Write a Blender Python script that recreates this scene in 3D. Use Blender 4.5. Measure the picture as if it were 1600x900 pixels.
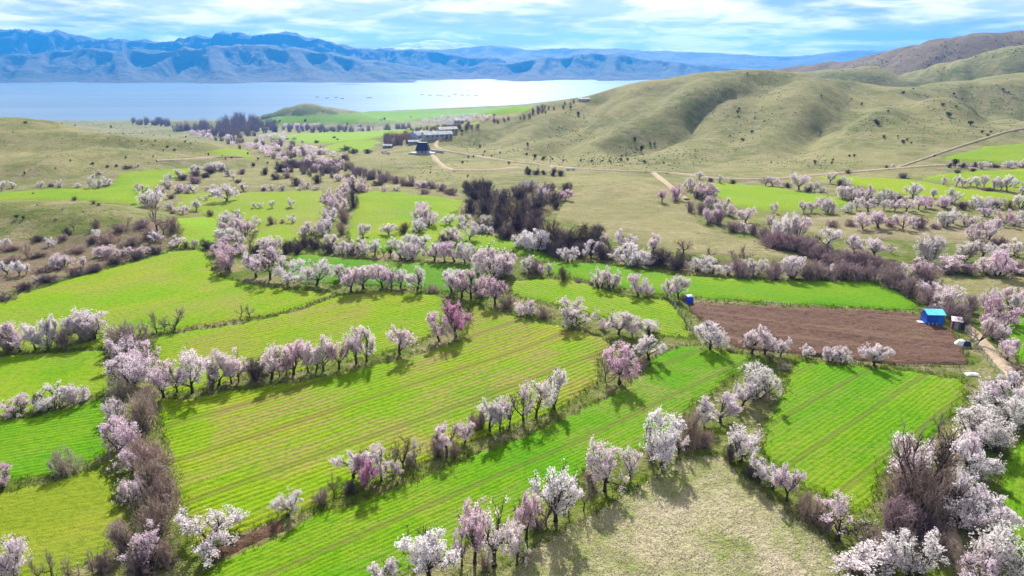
import bpy, math, random, time
import numpy as np
from mathutils import Vector, geometry
T0 = time.time()
R = math.radians
sc = bpy.context.scene
for o in list(bpy.data.objects):
    bpy.data.objects.remove(o)
col = sc.collection

# ------------------------------------------------------------------ camera
F, YH, CZ = 1067.0, 95.0, 45.0            # focal length in photo pixels, horizon row, eye height above the near fields
PITCH = math.atan((450 - YH) / F)
cd = bpy.data.cameras.new('camera')
cam = bpy.data.objects.new('camera', cd)
col.objects.link(cam)
cam.location = (0, 0, CZ)
cam.rotation_euler = (math.pi / 2 - PITCH, 0, 0)
cd.sensor_width = 36
cd.lens = 36 * F / 1600
cd.clip_start = 1.0
cd.clip_end = 60000
sc.camera = cam

# ------------------------------------------------------------------ sky and sun
SUN_EL, SUN_AZ = R(37), R(-1)
w = bpy.data.worlds.new('World')
sc.world = w
w.use_nodes = True
wn, wl = w.node_tree.nodes, w.node_tree.links
wn.clear()


def N(nodes, t, **k):
    n = nodes.new(t)
    for a, b in k.items():
        setattr(n, a, b)
    return n


def M(nodes, links, op, a, b=None, c=None, clamp=False):
    n = nodes.new('ShaderNodeMath')
    n.operation = op
    n.use_clamp = clamp
    for i, v in enumerate((a, b, c)):
        if v is None:
            continue
        if isinstance(v, (int, float)):
            n.inputs[i].default_value = v
        else:
            links.new(v, n.inputs[i])
    return n.outputs[0]


def MIX(nodes, links, f, a, b, mode='MIX'):
    n = nodes.new('ShaderNodeMix')
    n.data_type = 'RGBA'
    n.blend_type = mode
    n.clamp_factor = True
    for i, v in ((0, f), (6, a), (7, b)):
        if isinstance(v, (int, float)):
            n.inputs[i].default_value = v
        elif isinstance(v, (tuple, list)):
            n.inputs[i].default_value = tuple(v)[:3] + (1,)
        else:
            links.new(v, n.inputs[i])
    return n.outputs[2]


def RAMP(nodes, links, v, lo, hi, a=0.0, b=1.0):
    n = nodes.new('ShaderNodeMapRange')
    n.interpolation_type = 'SMOOTHSTEP'
    n.clamp = True
    links.new(v, n.inputs[0])
    for i, x in ((1, lo), (2, hi), (3, a), (4, b)):
        n.inputs[i].default_value = x
    return n.outputs[0]


sky = N(wn, 'ShaderNodeTexSky', sky_type='NISHITA')
sky.sun_disc = False
sky.sun_elevation = SUN_EL
sky.sun_rotation = SUN_AZ
sky.altitude = 800
sky.air_density = 1.0
sky.dust_density = 0.6
sky.ozone_density = 3.0
tc = N(wn, 'ShaderNodeTexCoord')
sx = N(wn, 'ShaderNodeSeparateXYZ')
wl.new(tc.outputs['Generated'], sx.inputs[0])
den = M(wn, wl, 'ADD', M(wn, wl, 'MAXIMUM', sx.outputs[2], 0.0), 0.115)
cx = N(wn, 'ShaderNodeCombineXYZ')
wl.new(M(wn, wl, 'DIVIDE', sx.outputs[0], den), cx.inputs[0])
wl.new(M(wn, wl, 'DIVIDE', sx.outputs[1], den), cx.inputs[1])


def wnoise(scale, off, detail=7, rough=0.55, dist=0.3):
    mp = N(wn, 'ShaderNodeMapping')
    mp.inputs['Location'].default_value = off
    wl.new(cx.outputs[0], mp.inputs[0])
    n = N(wn, 'ShaderNodeTexNoise')
    n.inputs['Scale'].default_value = scale
    n.inputs['Detail'].default_value = detail
    n.inputs['Roughness'].default_value = rough
    n.inputs['Distortion'].default_value = dist
    wl.new(mp.outputs[0], n.inputs['Vector'])
    return n.outputs[0]


SKYOFF = (40.3, 7.7, 2.0)
cover = RAMP(wn, wl, wnoise(0.62, SKYOFF), 0.40, 0.51)
puffs = RAMP(wn, wl, wnoise(1.7, (8.0, 2.0, 4.0), 8, 0.6), 0.38, 0.62)
cloud_col = MIX(wn, wl, puffs, (0.56, 0.62, 0.74), (1.14, 1.02, 0.95))
bg_sky = N(wn, 'ShaderNodeBackground')
wl.new(MIX(wn, wl, 1.0, sky.outputs[0], (0.70, 0.72, 1.05), 'MULTIPLY'), bg_sky.inputs[0])
bg_sky.inputs[1].default_value = 0.046
bg_cl = N(wn, 'ShaderNodeBackground')
wl.new(cloud_col, bg_cl.inputs[0])
bg_cl.inputs[1].default_value = 0.72
ms = N(wn, 'ShaderNodeMixShader')
wl.new(M(wn, wl, 'MULTIPLY', cover, 0.92), ms.inputs[0])
wl.new(bg_sky.outputs[0], ms.inputs[1])
wl.new(bg_cl.outputs[0], ms.inputs[2])
wo = N(wn, 'ShaderNodeOutputWorld')
wl.new(ms.outputs[0], wo.inputs[0])

sd = bpy.data.lights.new('sun', 'SUN')
sd.energy = 5.0
sd.angle = R(0.55)
sd.color = (1.0, 0.95, 0.87)
sun = bpy.data.objects.new('sun', sd)
col.objects.link(sun)
sdir = Vector((math.sin(SUN_AZ) * math.cos(SUN_EL), math.cos(SUN_AZ) * math.cos(SUN_EL), math.sin(SUN_EL)))
sun.rotation_euler = sdir.to_track_quat('Z', 'Y').to_euler()
sun.location = (0, 0, 400)
vs = sc.view_settings
vs.view_transform = 'Standard'
vs.look = 'None'
vs.gamma = 1
vs.exposure = 1.05
sc.cycles.volume_bounces = 0
sc.cycles.max_bounces = 8
sc.cycles.diffuse_bounces = 5
sc.cycles.use_adaptive_sampling = True
sc.cycles.adaptive_threshold = 0.02
sc.cycles.transparent_max_bounces = 8
sc.cycles.use_denoising = True

# ------------------------------------------------------------------ small helpers


def tag(o, label=None, cat=None, group=None, kind=None):
    for k, v in (('label', label), ('category', cat), ('group', group), ('kind', kind)):
        if v:
            o[k] = v
    return o


def link(name, me, parent=None):
    o = bpy.data.objects.new(name, me)
    col.objects.link(o)
    if parent is not None:
        o.parent = parent
    return o


def mesh(name, V, Fs, mats=(), smooth=False):
    """V (n,3); Fs = list of (m,k) int arrays, or one array."""
    if isinstance(Fs, np.ndarray):
        Fs = [Fs]
    V = np.asarray(V, dtype=np.float32)
    me = bpy.data.meshes.new(name)
    me.vertices.add(len(V))
    me.vertices.foreach_set('co', V.ravel())
    idx = np.concatenate([f.ravel() for f in Fs]).astype(np.int32)
    cnt = np.concatenate([np.full(len(f), f.shape[1], dtype=np.int32) for f in Fs])
    start = np.concatenate([[0], np.cumsum(cnt)[:-1]]).astype(np.int32)
    me.loops.add(len(idx))
    me.loops.foreach_set('vertex_index', idx)
    me.polygons.add(len(cnt))
    me.polygons.foreach_set('loop_start', start)
    me.polygons.foreach_set('loop_total', cnt)
    if smooth:
        me.polygons.foreach_set('use_smooth', np.ones(len(cnt), dtype=bool))
    me.update(calc_edges=True)
    for m in mats:
        me.materials.append(m)
    return me


def _hash(ix, iy, seed):
    h = (ix.astype(np.int64) * 374761393 + iy.astype(np.int64) * 668265263 + seed * 1442695041) & 0xFFFFFFFF
    h = ((h ^ (h >> 13)) * 1274126177) & 0xFFFFFFFF
    return ((h ^ (h >> 16)) & 0xFFFFFF) / float(0xFFFFFF)


def vnoise(x, y, seed=0):
    ix, iy = np.floor(x), np.floor(y)
    fx, fy = x - ix, y - iy
    fx = fx * fx * fx * (fx * (fx * 6 - 15) + 10)
    fy = fy * fy * fy * (fy * (fy * 6 - 15) + 10)
    a, b = _hash(ix, iy, seed), _hash(ix + 1, iy, seed)
    c, d = _hash(ix, iy + 1, seed), _hash(ix + 1, iy + 1, seed)
    return (a + (b - a) * fx) * (1 - fy) + (c + (d - c) * fx) * fy


def fbm(x, y, octv=4, seed=0, gain=0.5):
    s, a, n = 0.0, 1.0, 0.0
    for i in range(octv):
        s = s + a * vnoise(x, y, seed + i * 17)
        n += a
        a *= gain
        x, y = x * 2.03 + 11.3, y * 2.03 + 5.7
    return s / n


def ridged(x, y, octv=4, seed=0):
    s, a, n = 0.0, 1.0, 0.0
    for i in range(octv):
        s = s + a * (1 - np.abs(2 * vnoise(x, y, seed + i * 31) - 1))
        n += a
        a *= 0.5
        x, y = x * 2.07 + 3.1, y * 2.07 + 9.2
    return s / n


def sstep(a, b, x):
    t = np.clip((x - a) / (b - a), 0, 1)
    return t * t * (3 - 2 * t)


cp, sp = math.cos(PITCH), math.sin(PITCH)


def ray(px, py):
    px, py = np.asarray(px, float), np.asarray(py, float)
    u, v = (px - 800) / F, (450 - py) / F
    return u, cp + v * sp, -sp + v * cp


def at(px, py, Y):
    dx, dy, dz = ray(px, py)
    return np.array([dx / dy * Y, Y, CZ + dz / dy * Y])


def crest(*pts):
    return np.array([at(*p) for p in pts])


# ------------------------------------------------------------------ the lie of the land
LAKE_Z = -75.0
_by = np.arange(-200, 6001, 5.0)
_bz = np.interp(_by, [-200, 200, 300, 400, 600, 800, 1000, 1250, 1400, 6000], [0, 0, -3, -9, -26, -43, -57, -68, -71.5, -73.5])
_k = np.exp(-np.linspace(-2.2, 2.2, 31) ** 2)
_bz = np.convolve(np.pad(_bz, 15, mode='edge'), _k / _k.sum(), mode='valid')
_sx = [-6000, -585, -365, 36, 562, 1500, 6000]
_sy = [1380, 1420, 1640, 1960, 3050, 3600, 3900]

RIDGES = [  # crest points (photo x, photo y, metres ahead), half width
    (crest((690, 219, 640), (760, 189, 600), (850, 166, 575), (960, 149, 560), (1050, 123, 560), (1120, 112, 560), (1190, 107, 560),
           (1270, 118, 570), (1350, 133, 600), (1450, 134, 640), (1640, 112, 680)), 125),
    (crest((1310, 152, 535), (1260, 170, 480), (1180, 198, 425), (1090, 232, 370), (1010, 258, 325)), 40),
    (crest((1110, 125, 545), (1040, 160, 500), (960, 200, 455), (890, 238, 415)), 38),
    (crest((1330, 150, 560), (1370, 190, 470), (1360, 225, 400), (1320, 258, 335)), 40),
    (crest((1500, 140, 620), (1530, 175, 520), (1500, 205, 440), (1440, 235, 385)), 38),
    (crest((850, 170, 560), (800, 200, 520), (750, 228, 480)), 42),
    (crest((-260, 200, 345), (-120, 194, 345), (0, 189, 345), (90, 186, 345), (140, 186, 345), (205, 195, 350), (300, 222, 365), (390, 243, 385)), 62),
    (crest((120, 188, 345), (110, 215, 315), (60, 245, 285)), 26), (crest((230, 202, 352), (230, 228, 325), (190, 250, 300)), 22),
    (crest((-60, 192, 345), (-90, 222, 310), (-110, 250, 285)), 26),
    (crest((-140, 318, 190), (60, 315, 188), (150, 321, 184), (228, 349, 174)), 17),
    (crest((920, 296, 245), (1000, 288, 245), (1080, 306, 235)), 40),
    (crest((420, 180, 1330), (475, 161, 1330), (540, 174, 1340)), 70),
    (crest((1230, 112, 900), (1290, 103, 900), (1360, 100, 900), (1430, 118, 880)), 90),
    (crest((1400, 122, 900), (1460, 105, 900), (1520, 88, 880), (1600, 63, 860), (1760, 30, 840)), 110),
    (crest((1230, 112, 1600), (1290, 100, 1560), (1340, 92, 1520), (1400, 84, 1460), (1440, 74, 1400), (1500, 59, 1320), (1560, 49, 1250),
           (1660, 40, 1200), (1800, 40, 1200)), 240),
]


GULLIES = [  # water-cut lines down the eastern hill (photo x, photo y, metres ahead), depth, half width
    (crest((935, 160, 545), (905, 185, 500), (880, 208, 455), (855, 232, 415)), 9.0, 15), (crest((1208, 150, 535), (1190, 178, 475), (1150, 208, 425), (1100, 240, 365)), 10.0, 16),
    (crest((1030, 160, 520), (1010, 190, 465), (985, 222, 415)), 6.0, 12), (crest((1330, 150, 555), (1400, 182, 480), (1440, 205, 430)), 7.0, 14),
    (crest((800, 185, 560), (775, 210, 510), (745, 235, 455)), 5.0, 12), (crest((1290, 205, 440), (1250, 228, 390), (1230, 250, 345)), 4.0, 10),
    (crest((1530, 150, 600), (1560, 180, 500), (1545, 205, 440)), 6.0, 14)]


def smax(a, b, k):
    d = np.clip(0.5 + 0.5 * (a - b) / k, 0, 1)
    return b + (a - b) * d + k * d * (1 - d)


def ridge_height(X, Y, B, pts, wd):
    best = None
    for i in range(len(pts) - 1):
        p, q = pts[i], pts[i + 1]
        ex, ey = q[0] - p[0], q[1] - p[1]
        t = np.clip(((X - p[0]) * ex + (Y - p[1]) * ey) / (ex * ex + ey * ey), 0, 1)
        d2 = (X - p[0] - t * ex) ** 2 + (Y - p[1] - t * ey) ** 2
        c = (p[2] + t * (q[2] - p[2]) - B) * np.exp(-d2 / (wd * wd))
        best = c if best is None else np.maximum(best, c)
    return B + best


def land(X, Y):
    X, Y = np.asarray(X, float), np.asarray(Y, float)
    valley = np.interp(Y, _by, _bz)
    plateau = np.interp(Y, [-200, 480, 1200, 6000], [0, 0, -30, -60])
    m = sstep(30, 170, X - 0.12 * Y) * (1 - sstep(1700, 3000, Y))
    B = valley + (plateau - valley) * m
    B = B - 18 * sstep(0, 90, Y - np.interp(X, _sx, _sy))
    warp = (fbm(X / 60, Y / 60, 3, 5) - 0.5) * 22
    warp2 = (fbm(X / 60 + 40, Y / 60, 3, 9) - 0.5) * 22
    far = sstep(230, 420, Y)
    H = B
    for pts, wd in RIDGES:
        H = smax(ridge_height(X + warp * far, Y + warp2 * far, B, pts, wd), H, 0.09 * wd ** 0.75)
    up = np.clip((H - B) / 16, 0, 1) * far * (1 - 0.6 * sstep(680, 880, Y))
    xr, yr = X * 0.77 - Y * 0.64, X * 0.64 + Y * 0.77          # gullies run down towards the near left
    g1 = np.abs(2 * fbm(xr / 150 + warp / 110, yr / 480 + 3.3, 2, 3) - 1)
    g2 = np.abs(2 * fbm(xr / 60 + warp / 70 + 7, yr / 260 + 1.7, 2, 14) - 1)
    keep = np.clip((ridge_height(X, Y, np.zeros_like(X), RIDGES[0][0] * [1, 1, 0] + [0, 0, 1], 62.0)), 0, 1)
    up = up * (1 - 0.9 * keep)                                   # the summit ridge itself stays whole and rounded
    H = H - up * (11.5 * (1 - np.minimum(g1 * 3.6, 1.0)) ** 1.3 + 8.0 * (1 - np.minimum(g2 * 3.2, 1.0)) - 3.0)
    for pts, dep, wd in GULLIES:
        c0 = ridge_height(X + warp * 0.7 * far, Y + warp2 * 0.7 * far, np.zeros_like(X), pts * [1, 1, 0] + [0, 0, 1], wd)
        H = H - 0.8 * dep * c0 ** 0.8
    H = H + (fbm(X / 75, Y / 75, 2, 21) - 0.5) * 1.6 + (fbm(X / 9, Y / 9, 2, 33) - 0.5) * 0.22
    return H


def ground(px, py):
    """Where the sight line through a photo pixel first meets the land."""
    px, py = np.atleast_1d(np.asarray(px, float)), np.atleast_1d(np.asarray(py, float))
    dx, dy, dz = ray(px, py)
    dx, dz = dx / dy, dz / dy
    ys = np.geomspace(28, 4200, 190)
    Yg = np.broadcast_to(ys, (len(px), len(ys)))
    below = (CZ + dz[:, None] * Yg) < land(dx[:, None] * Yg, Yg)
    i = np.where(below.any(1), below.argmax(1), len(ys) - 1)
    lo, hi = ys[np.maximum(i - 1, 0)], ys[i]
    for _ in range(12):
        mid = (lo + hi) / 2
        b = (CZ + dz * mid) < land(dx * mid, mid)
        hi = np.where(b, mid, hi)
        lo = np.where(b, lo, mid)
    Y = hi
    return np.stack([dx * Y, Y, land(dx * Y, Y)], 1)


# ------------------------------------------------------------------ materials


def new_mat(name):
    m = bpy.data.materials.new(name)
    m.use_nodes = True
    nt = m.node_tree
    b = nt.nodes['Principled BSDF']
    b.inputs['Roughness'].default_value = 0.9
    b.inputs['Specular IOR Level'].default_value = 0.15
    return m, nt.nodes, nt.links, b


def plain(name, c, rough=0.8, var=0.25, scale=1.5, spec=0.2, bump=0.0):
    m, n, l, b = new_mat(name)
    tcn = N(n, 'ShaderNodeTexCoord')
    t = N(n, 'ShaderNodeTexNoise')
    t.inputs['Scale'].default_value = scale
    t.inputs['Detail'].default_value = 5
    l.new(tcn.outputs['Object'], t.inputs['Vector'])
    cc = MIX(n, l, RAMP(n, l, t.outputs[0], 0.3, 0.7), [x * (1 - var) for x in c], [min(1, x * (1 + var)) for x in c])
    l.new(cc, b.inputs['Base Color'])
    b.inputs['Roughness'].default_value = rough
    b.inputs['Specular IOR Level'].default_value = spec
    if bump:
        bp = N(n, 'ShaderNodeBump')
        bp.inputs['Strength'].default_value = bump
        l.new(t.outputs[0], bp.inputs['Height'])
        l.new(bp.outputs[0], b.inputs['Normal'])
    return m


def noise(n, l, vec, scale, detail=4, rough=0.55, dist=0.0):
    t = N(n, 'ShaderNodeTexNoise')
    t.inputs['Scale'].default_value = scale
    t.inputs['Detail'].default_value = detail
    t.inputs['Roughness'].default_value = rough
    t.inputs['Distortion'].default_value = dist
    l.new(vec, t.inputs['Vector'])
    return t.outputs[0]


def mapped(n, l, vec, rot=0.0, scale=(1, 1, 1), loc=(0, 0, 0)):
    a = N(n, 'ShaderNodeMapping')
    a.inputs['Rotation'].default_value = (0, 0, rot)
    l.new(vec, a.inputs[0])
    b = N(n, 'ShaderNodeMapping')
    b.inputs['Scale'].default_value = scale
    b.inputs['Location'].default_value = loc
    l.new(a.outputs[0], b.inputs[0])
    return b.outputs[0]


def field_mat(name, c1, c2, soil, ang, spacing=1.1, rows=0.5, bare=0.3, tram=0.0, seed=0, patch=0.06):
    """A sown field: drill rows along ang, thin places where the soil shows, tractor lines."""
    m, n, l, b = new_mat(name)
    g = N(n, 'ShaderNodeTexCoord').outputs['Object']
    loc = (seed * 7.3, seed * 3.1, 0)
    wob = mapped(n, l, g, 0, (1, 1, 0), loc)
    broad = RAMP(n, l, noise(n, l, wob, patch, 4, 0.6), 0.32, 0.68)
    # drill rows: fine, slightly wandering lines along ang, stronger in some places than in others
    turned = mapped(n, l, g, -ang, (1, 1, 0), loc)
    st = noise(n, l, mapped(n, l, g, -ang, (0.10 / spacing, 1.5 / spacing, 0), loc), 1.0, 3, 0.65, 0.15)
    st2 = noise(n, l, mapped(n, l, g, -ang, (0.02 / spacing, 0.14 / spacing, 0), loc), 1.0, 4, 0.6, 0.2)
    dr = N(n, 'ShaderNodeTexWave', wave_type='BANDS', bands_direction='Y', wave_profile='SIN')
    dr.inputs['Scale'].default_value = 0.314 / (spacing * 0.56)
    dr.inputs['Distortion'].default_value = 4.5
    dr.inputs['Detail'].default_value = 3
    dr.inputs['Detail Scale'].default_value = 0.35
    dr.inputs['Detail Roughness'].default_value = 0.6
    l.new(turned, dr.inputs['Vector'])
    clump = noise(n, l, wob, 1.3, 5, 0.7)
    fine = noise(n, l, wob, 6.0, 3, 0.65)
    c = MIX(n, l, broad, c1, c2)
    c = MIX(n, l, RAMP(n, l, st2, 0.40, 0.60, 0.0, 0.55), c, [x * y for x, y in zip(c1, (0.80, 0.95, 0.8))])
    gate = RAMP(n, l, M(n, l, 'ADD', M(n, l, 'MULTIPLY', st2, 0.6), M(n, l, 'MULTIPLY', broad, 0.3)), 0.36, 0.56)
    line = M(n, l, 'MULTIPLY', RAMP(n, l, st, 0.40, 0.54), RAMP(n, l, dr.outputs['Fac'], 0.2, 0.8, 0.45, 1.0))
    c = MIX(n, l, M(n, l, 'MULTIPLY', M(n, l, 'MULTIPLY', line, gate), bare), c, soil)
    dark = M(n, l, 'MULTIPLY', RAMP(n, l, dr.outputs['Fac'], 0.45, 0.10), RAMP(n, l, st, 0.60, 0.42, 0.25, 1.0))
    c = MIX(n, l, M(n, l, 'MULTIPLY', dark, M(n, l, 'MULTIPLY', RAMP(n, l, st2, 0.34, 0.62, 1.0, 0.35), min(1.0, rows * 0.9))), c, [x * 0.42 for x in c1])
    damp = noise(n, l, wob, patch * 0.55, 5, 0.7, 0.6)
    c = MIX(n, l, RAMP(n, l, damp, 0.56, 0.70, 0.0, 0.55), c, [x * y for x, y in zip(c1, (0.55, 0.80, 0.6))])
    c = MIX(n, l, M(n, l, 'MULTIPLY', RAMP(n, l, damp, 0.42, 0.30, 0.0, min(1.0, 0.35 + bare)), RAMP(n, l, clump, 0.38, 0.55)), c, soil)
    if tram:
        wv = N(n, 'ShaderNodeTexWave', wave_type='BANDS', bands_direction='Y', wave_profile='SIN')
        wv.inputs['Scale'].default_value = 0.314 / tram
        wv.inputs['Distortion'].default_value = 0.9
        wv.inputs['Detail'].default_value = 2
        wv.inputs['Detail Scale'].default_value = 0.25
        l.new(mapped(n, l, g, -ang, (1, 1, 0), loc), wv.inputs['Vector'])
        tl = M(n, l, 'MULTIPLY', RAMP(n, l, wv.outputs['Fac'], 0.93, 0.995), RAMP(n, l, clump, 0.35, 0.6, 0.1, 0.55))
        c = MIX(n, l, tl, c, [x * 0.5 for x in soil])
    c = MIX(n, l, RAMP(n, l, fine, 0.25, 0.75, 0.0, 0.7), c, MIX(n, l, 1.0, c, (1.35, 1.3, 1.2), 'MULTIPLY'))
    c = MIX(n, l, RAMP(n, l, clump, 0.56, 0.34, 0.0, 0.9), c, MIX(n, l, 1.0, c, (0.62, 0.74, 0.6), 'MULTIPLY'))
    l.new(c, b.inputs['Base Color'])
    hgt = M(n, l, 'ADD', M(n, l, 'MULTIPLY', dr.outputs['Fac'], rows * 0.16), M(n, l, 'MULTIPLY', clump, 0.4))
    hgt = M(n, l, 'ADD', hgt, M(n, l, 'MULTIPLY', fine, 0.12))
    bp = N(n, 'ShaderNodeBump')
    bp.inputs['Strength'].default_value = 0.9
    bp.inputs['Distance'].default_value = 0.6
    l.new(hgt, bp.inputs['Height'])
    l.new(bp.outputs[0], b.inputs['Normal'])
    b.inputs['Specular IOR Level'].default_value = 0.05
    return m


def rough_land(name, a, b_, c_, soil, scale=0.03, speck=0.5, soil_at=0.62, green=None):
    """Unsown ground: grass of two tones with dry tufts and bare soil."""
    m, n, l, bs = new_mat(name)
    g = N(n, 'ShaderNodeTexCoord').outputs['Object']
    big = noise(n, l, g, scale, 5, 0.6, 0.4)
    mid = noise(n, l, g, scale * 6, 5, 0.65, 0.3)
    tuft = noise(n, l, g, 0.9, 5, 0.7)
    fine = noise(n, l, g, 4.5, 4, 0.65)
    c = MIX(n, l, RAMP(n, l, big, 0.34, 0.64), a, b_)
    c = MIX(n, l, RAMP(n, l, mid, 0.42, 0.68, 0.0, 0.8), c, c_)
    if green:
        pos = N(n, 'ShaderNodeSeparateXYZ')
        l.new(g, pos.inputs[0])
        near = RAMP(n, l, pos.outputs[1], 250, 130)
        c = MIX(n, l, M(n, l, 'MULTIPLY', near, RAMP(n, l, mid, 0.62, 0.40, 0.15, 0.95)), c, green)
    if green:       # the high ridge behind is heathy and brown
        heath = M(n, l, 'MULTIPLY', RAMP(n, l, pos.outputs[1], 930, 1150), RAMP(n, l, pos.outputs[2], -5, 25))
        c = MIX(n, l, M(n, l, 'MULTIPLY', heath, RAMP(n, l, mid, 0.36, 0.56, 0.35, 1.0)), c, (0.125, 0.085, 0.06))
    s = M(n, l, 'MULTIPLY', RAMP(n, l, mid, soil_at, soil_at + 0.12), RAMP(n, l, tuft, 0.35, 0.6))
    c = MIX(n, l, s, c, soil)
    mott = noise(n, l, g, 0.085, 7, 0.78, 0.3)
    c = MIX(n, l, RAMP(n, l, mott, 0.53, 0.68, 0.0, 0.6), c, MIX(n, l, 1.0, c, (0.55, 0.60, 0.55), 'MULTIPLY'))
    c = MIX(n, l, RAMP(n, l, mott, 0.47, 0.33, 0.0, 0.6), c, MIX(n, l, 1.0, c, (1.35, 1.28, 1.2), 'MULTIPLY'))
    c = MIX(n, l, RAMP(n, l, tuft, 0.52, 0.72, 0.0, speck), c, [x * 0.35 for x in a])
    c = MIX(n, l, RAMP(n, l, fine, 0.5, 0.75, 0.0, 0.6), c, MIX(n, l, 1.0, c, (1.5, 1.45, 1.35), 'MULTIPLY'))
    c = MIX(n, l, RAMP(n, l, fine, 0.5, 0.28, 0.0, 0.5), c, MIX(n, l, 1.0, c, (0.5, 0.55, 0.5), 'MULTIPLY'))
    l.new(c, bs.inputs['Base Color'])
    bp = N(n, 'ShaderNodeBump')
    bp.inputs['Strength'].default_value = 0.8
    bp.inputs['Distance'].default_value = 0.5
    l.new(M(n, l, 'ADD', M(n, l, 'ADD', M(n, l, 'MULTIPLY', tuft, 0.7), M(n, l, 'MULTIPLY', fine, 0.2)), M(n, l, 'MULTIPLY', mott, 4.5)), bp.inputs['Height'])
    l.new(bp.outputs[0], bs.inputs['Normal'])
    bs.inputs['Specular IOR Level'].default_value = 0.05
    return m


def tinted(name, rough, transl, var=0.25, dark=0.6):
    """Petals, leaves and twigs: the tone is the tree's own (object colour), with each piece a little different."""
    m, n, l, b = new_mat(name)
    oi = N(n, 'ShaderNodeObjectInfo')
    ge = N(n, 'ShaderNodeNewGeometry')
    c = MIX(n, l, RAMP(n, l, ge.outputs['Random Per Island'], 0.0, 1.0, 0.0, var), oi.outputs['Color'],
            MIX(n, l, 1.0, oi.outputs['Color'], (dark, dark * 0.92, dark * 0.95), 'MULTIPLY'))
    l.new(c, b.inputs['Base Color'])
    b.inputs['Roughness'].default_value = rough
    if transl:
        tr = N(n, 'ShaderNodeBsdfTranslucent')
        l.new(c, tr.inputs[0])
        mx = N(n, 'ShaderNodeMixShader')
        mx.inputs[0].default_value = transl
        l.new(b.outputs[0], mx.inputs[1])
        l.new(tr.outputs[0], mx.inputs[2])
        l.new(mx.outputs[0], n['Material Output'].inputs[0])
    return m


BARK = plain('bark', (0.055, 0.042, 0.036), 0.95, 0.4, 6)
PETAL = tinted('petals', 0.8, 0.44, 0.8, 0.80)
TWIG = tinted('twigs', 0.9, 0.4, 0.9, 0.65)
LEAF = tinted('leaves', 0.7, 0.25, 0.9, 0.55)
LAND = rough_land('hill_grass', (0.112, 0.126, 0.038), (0.19, 0.185, 0.072), (0.24, 0.21, 0.118), (0.14, 0.09, 0.06), 0.022, 0.6, 0.60, (0.085, 0.125, 0.012))

# ------------------------------------------------------------------ ground, lake, far mountains


def fan(ys, us, spread, hfun):
    Yg, Ug = np.meshgrid(ys, us, indexing='ij')
    Xg = Ug * (np.maximum(Yg, 0) * spread[0] + spread[1])
    Z = hfun(Xg, Yg)
    r, c = Yg.shape
    i = (np.arange(r - 1)[:, None] * c + np.arange(c - 1)[None, :]).ravel()
    return np.stack([Xg, Yg, Z], -1).reshape(-1, 3), np.stack([i, i + 1, i + c + 1, i + c], 1)


ys = np.concatenate([np.linspace(-90, 18, 14), np.geomspace(20, 3900, 430)])
V, Fq = fan(ys, np.linspace(-1, 1, 430), (1.05, 90), land)
tag(link('ground', mesh('ground', V, Fq, [LAND], True)), 'rolling olive grassland and hills running down to the lake', 'ground', kind='structure')

m, n, l, b = new_mat('lake_water')
n.remove(b)
g = N(n, 'ShaderNodeTexCoord').outputs['Object']
df = N(n, 'ShaderNodeBsdfDiffuse')      # silty water: mostly its own pale colour, with a soft sheen of sky
l.new(MIX(n, l, RAMP(n, l, noise(n, l, mapped(n, l, g, 0.08, (0.0009, 0.0035, 0)), 1.0, 5, 0.6, 0.8), 0.35, 0.65), (0.115, 0.170, 0.205), (0.145, 0.198, 0.225)), df.inputs[0])
gl = N(n, 'ShaderNodeBsdfGlossy')
gl.inputs['Roughness'].default_value = 0.22
gl.inputs['Color'].default_value = (0.62, 0.70, 0.78, 1)
mx = N(n, 'ShaderNodeMixShader')
mx.inputs[0].default_value = 0.34
l.new(df.outputs[0], mx.inputs[1])
l.new(gl.outputs[0], mx.inputs[2])
l.new(mx.outputs[0], n['Material Output'].inputs[0])
V = np.array([(x, y, LAKE_Z) for y in (1000, 3000, 6000, 9000) for x in (-9000, -3000, 3000, 9000)])
Fq = np.array([(j * 4 + i, j * 4 + i + 1, j * 4 + i + 5, j * 4 + i + 4) for j in range(3) for i in range(3)])
tag(link('lake', mesh('lake', V, Fq, [m])), 'pale blue lake between the near fields and the far mountains', 'lake', kind='structure')


def mountain_mat(name, a, b_, dark, scale):
    m, n, l, bs = new_mat(name)
    g = N(n, 'ShaderNodeTexCoord').outputs['Object']
    big = noise(n, l, g, scale, 5, 0.6, 0.5)
    dots = noise(n, l, g, scale * 14, 3, 0.6)
    c = MIX(n, l, RAMP(n, l, big, 0.36, 0.64), a, b_)
    c = MIX(n, l, M(n, l, 'MULTIPLY', RAMP(n, l, dots, 0.56, 0.66, 0.0, 0.9), RAMP(n, l, big, 0.6, 0.4)), c, dark)
    l.new(c, bs.inputs['Base Color'])
    bp = N(n, 'ShaderNodeBump')
    bp.inputs['Strength'].default_value = 0.8
    bp.inputs['Distance'].default_value = 0.05 / scale
    l.new(noise(n, l, g, scale * 5, 8, 0.68, 0.6), bp.inputs['Height'])
    l.new(bp.outputs[0], bs.inputs['Normal'])
    return m


MT1 = mountain_mat('bare_mountain', (0.074, 0.060, 0.040), (0.043, 0.052, 0.026), (0.015, 0.022, 0.012), 0.0011)
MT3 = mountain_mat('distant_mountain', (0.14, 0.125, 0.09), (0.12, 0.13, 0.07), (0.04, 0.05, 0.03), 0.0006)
MT4 = mountain_mat('snow_mountain', (0.75, 0.75, 0.75), (0.5, 0.5, 0.5), (0.3, 0.3, 0.3), 0.0004)


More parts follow.
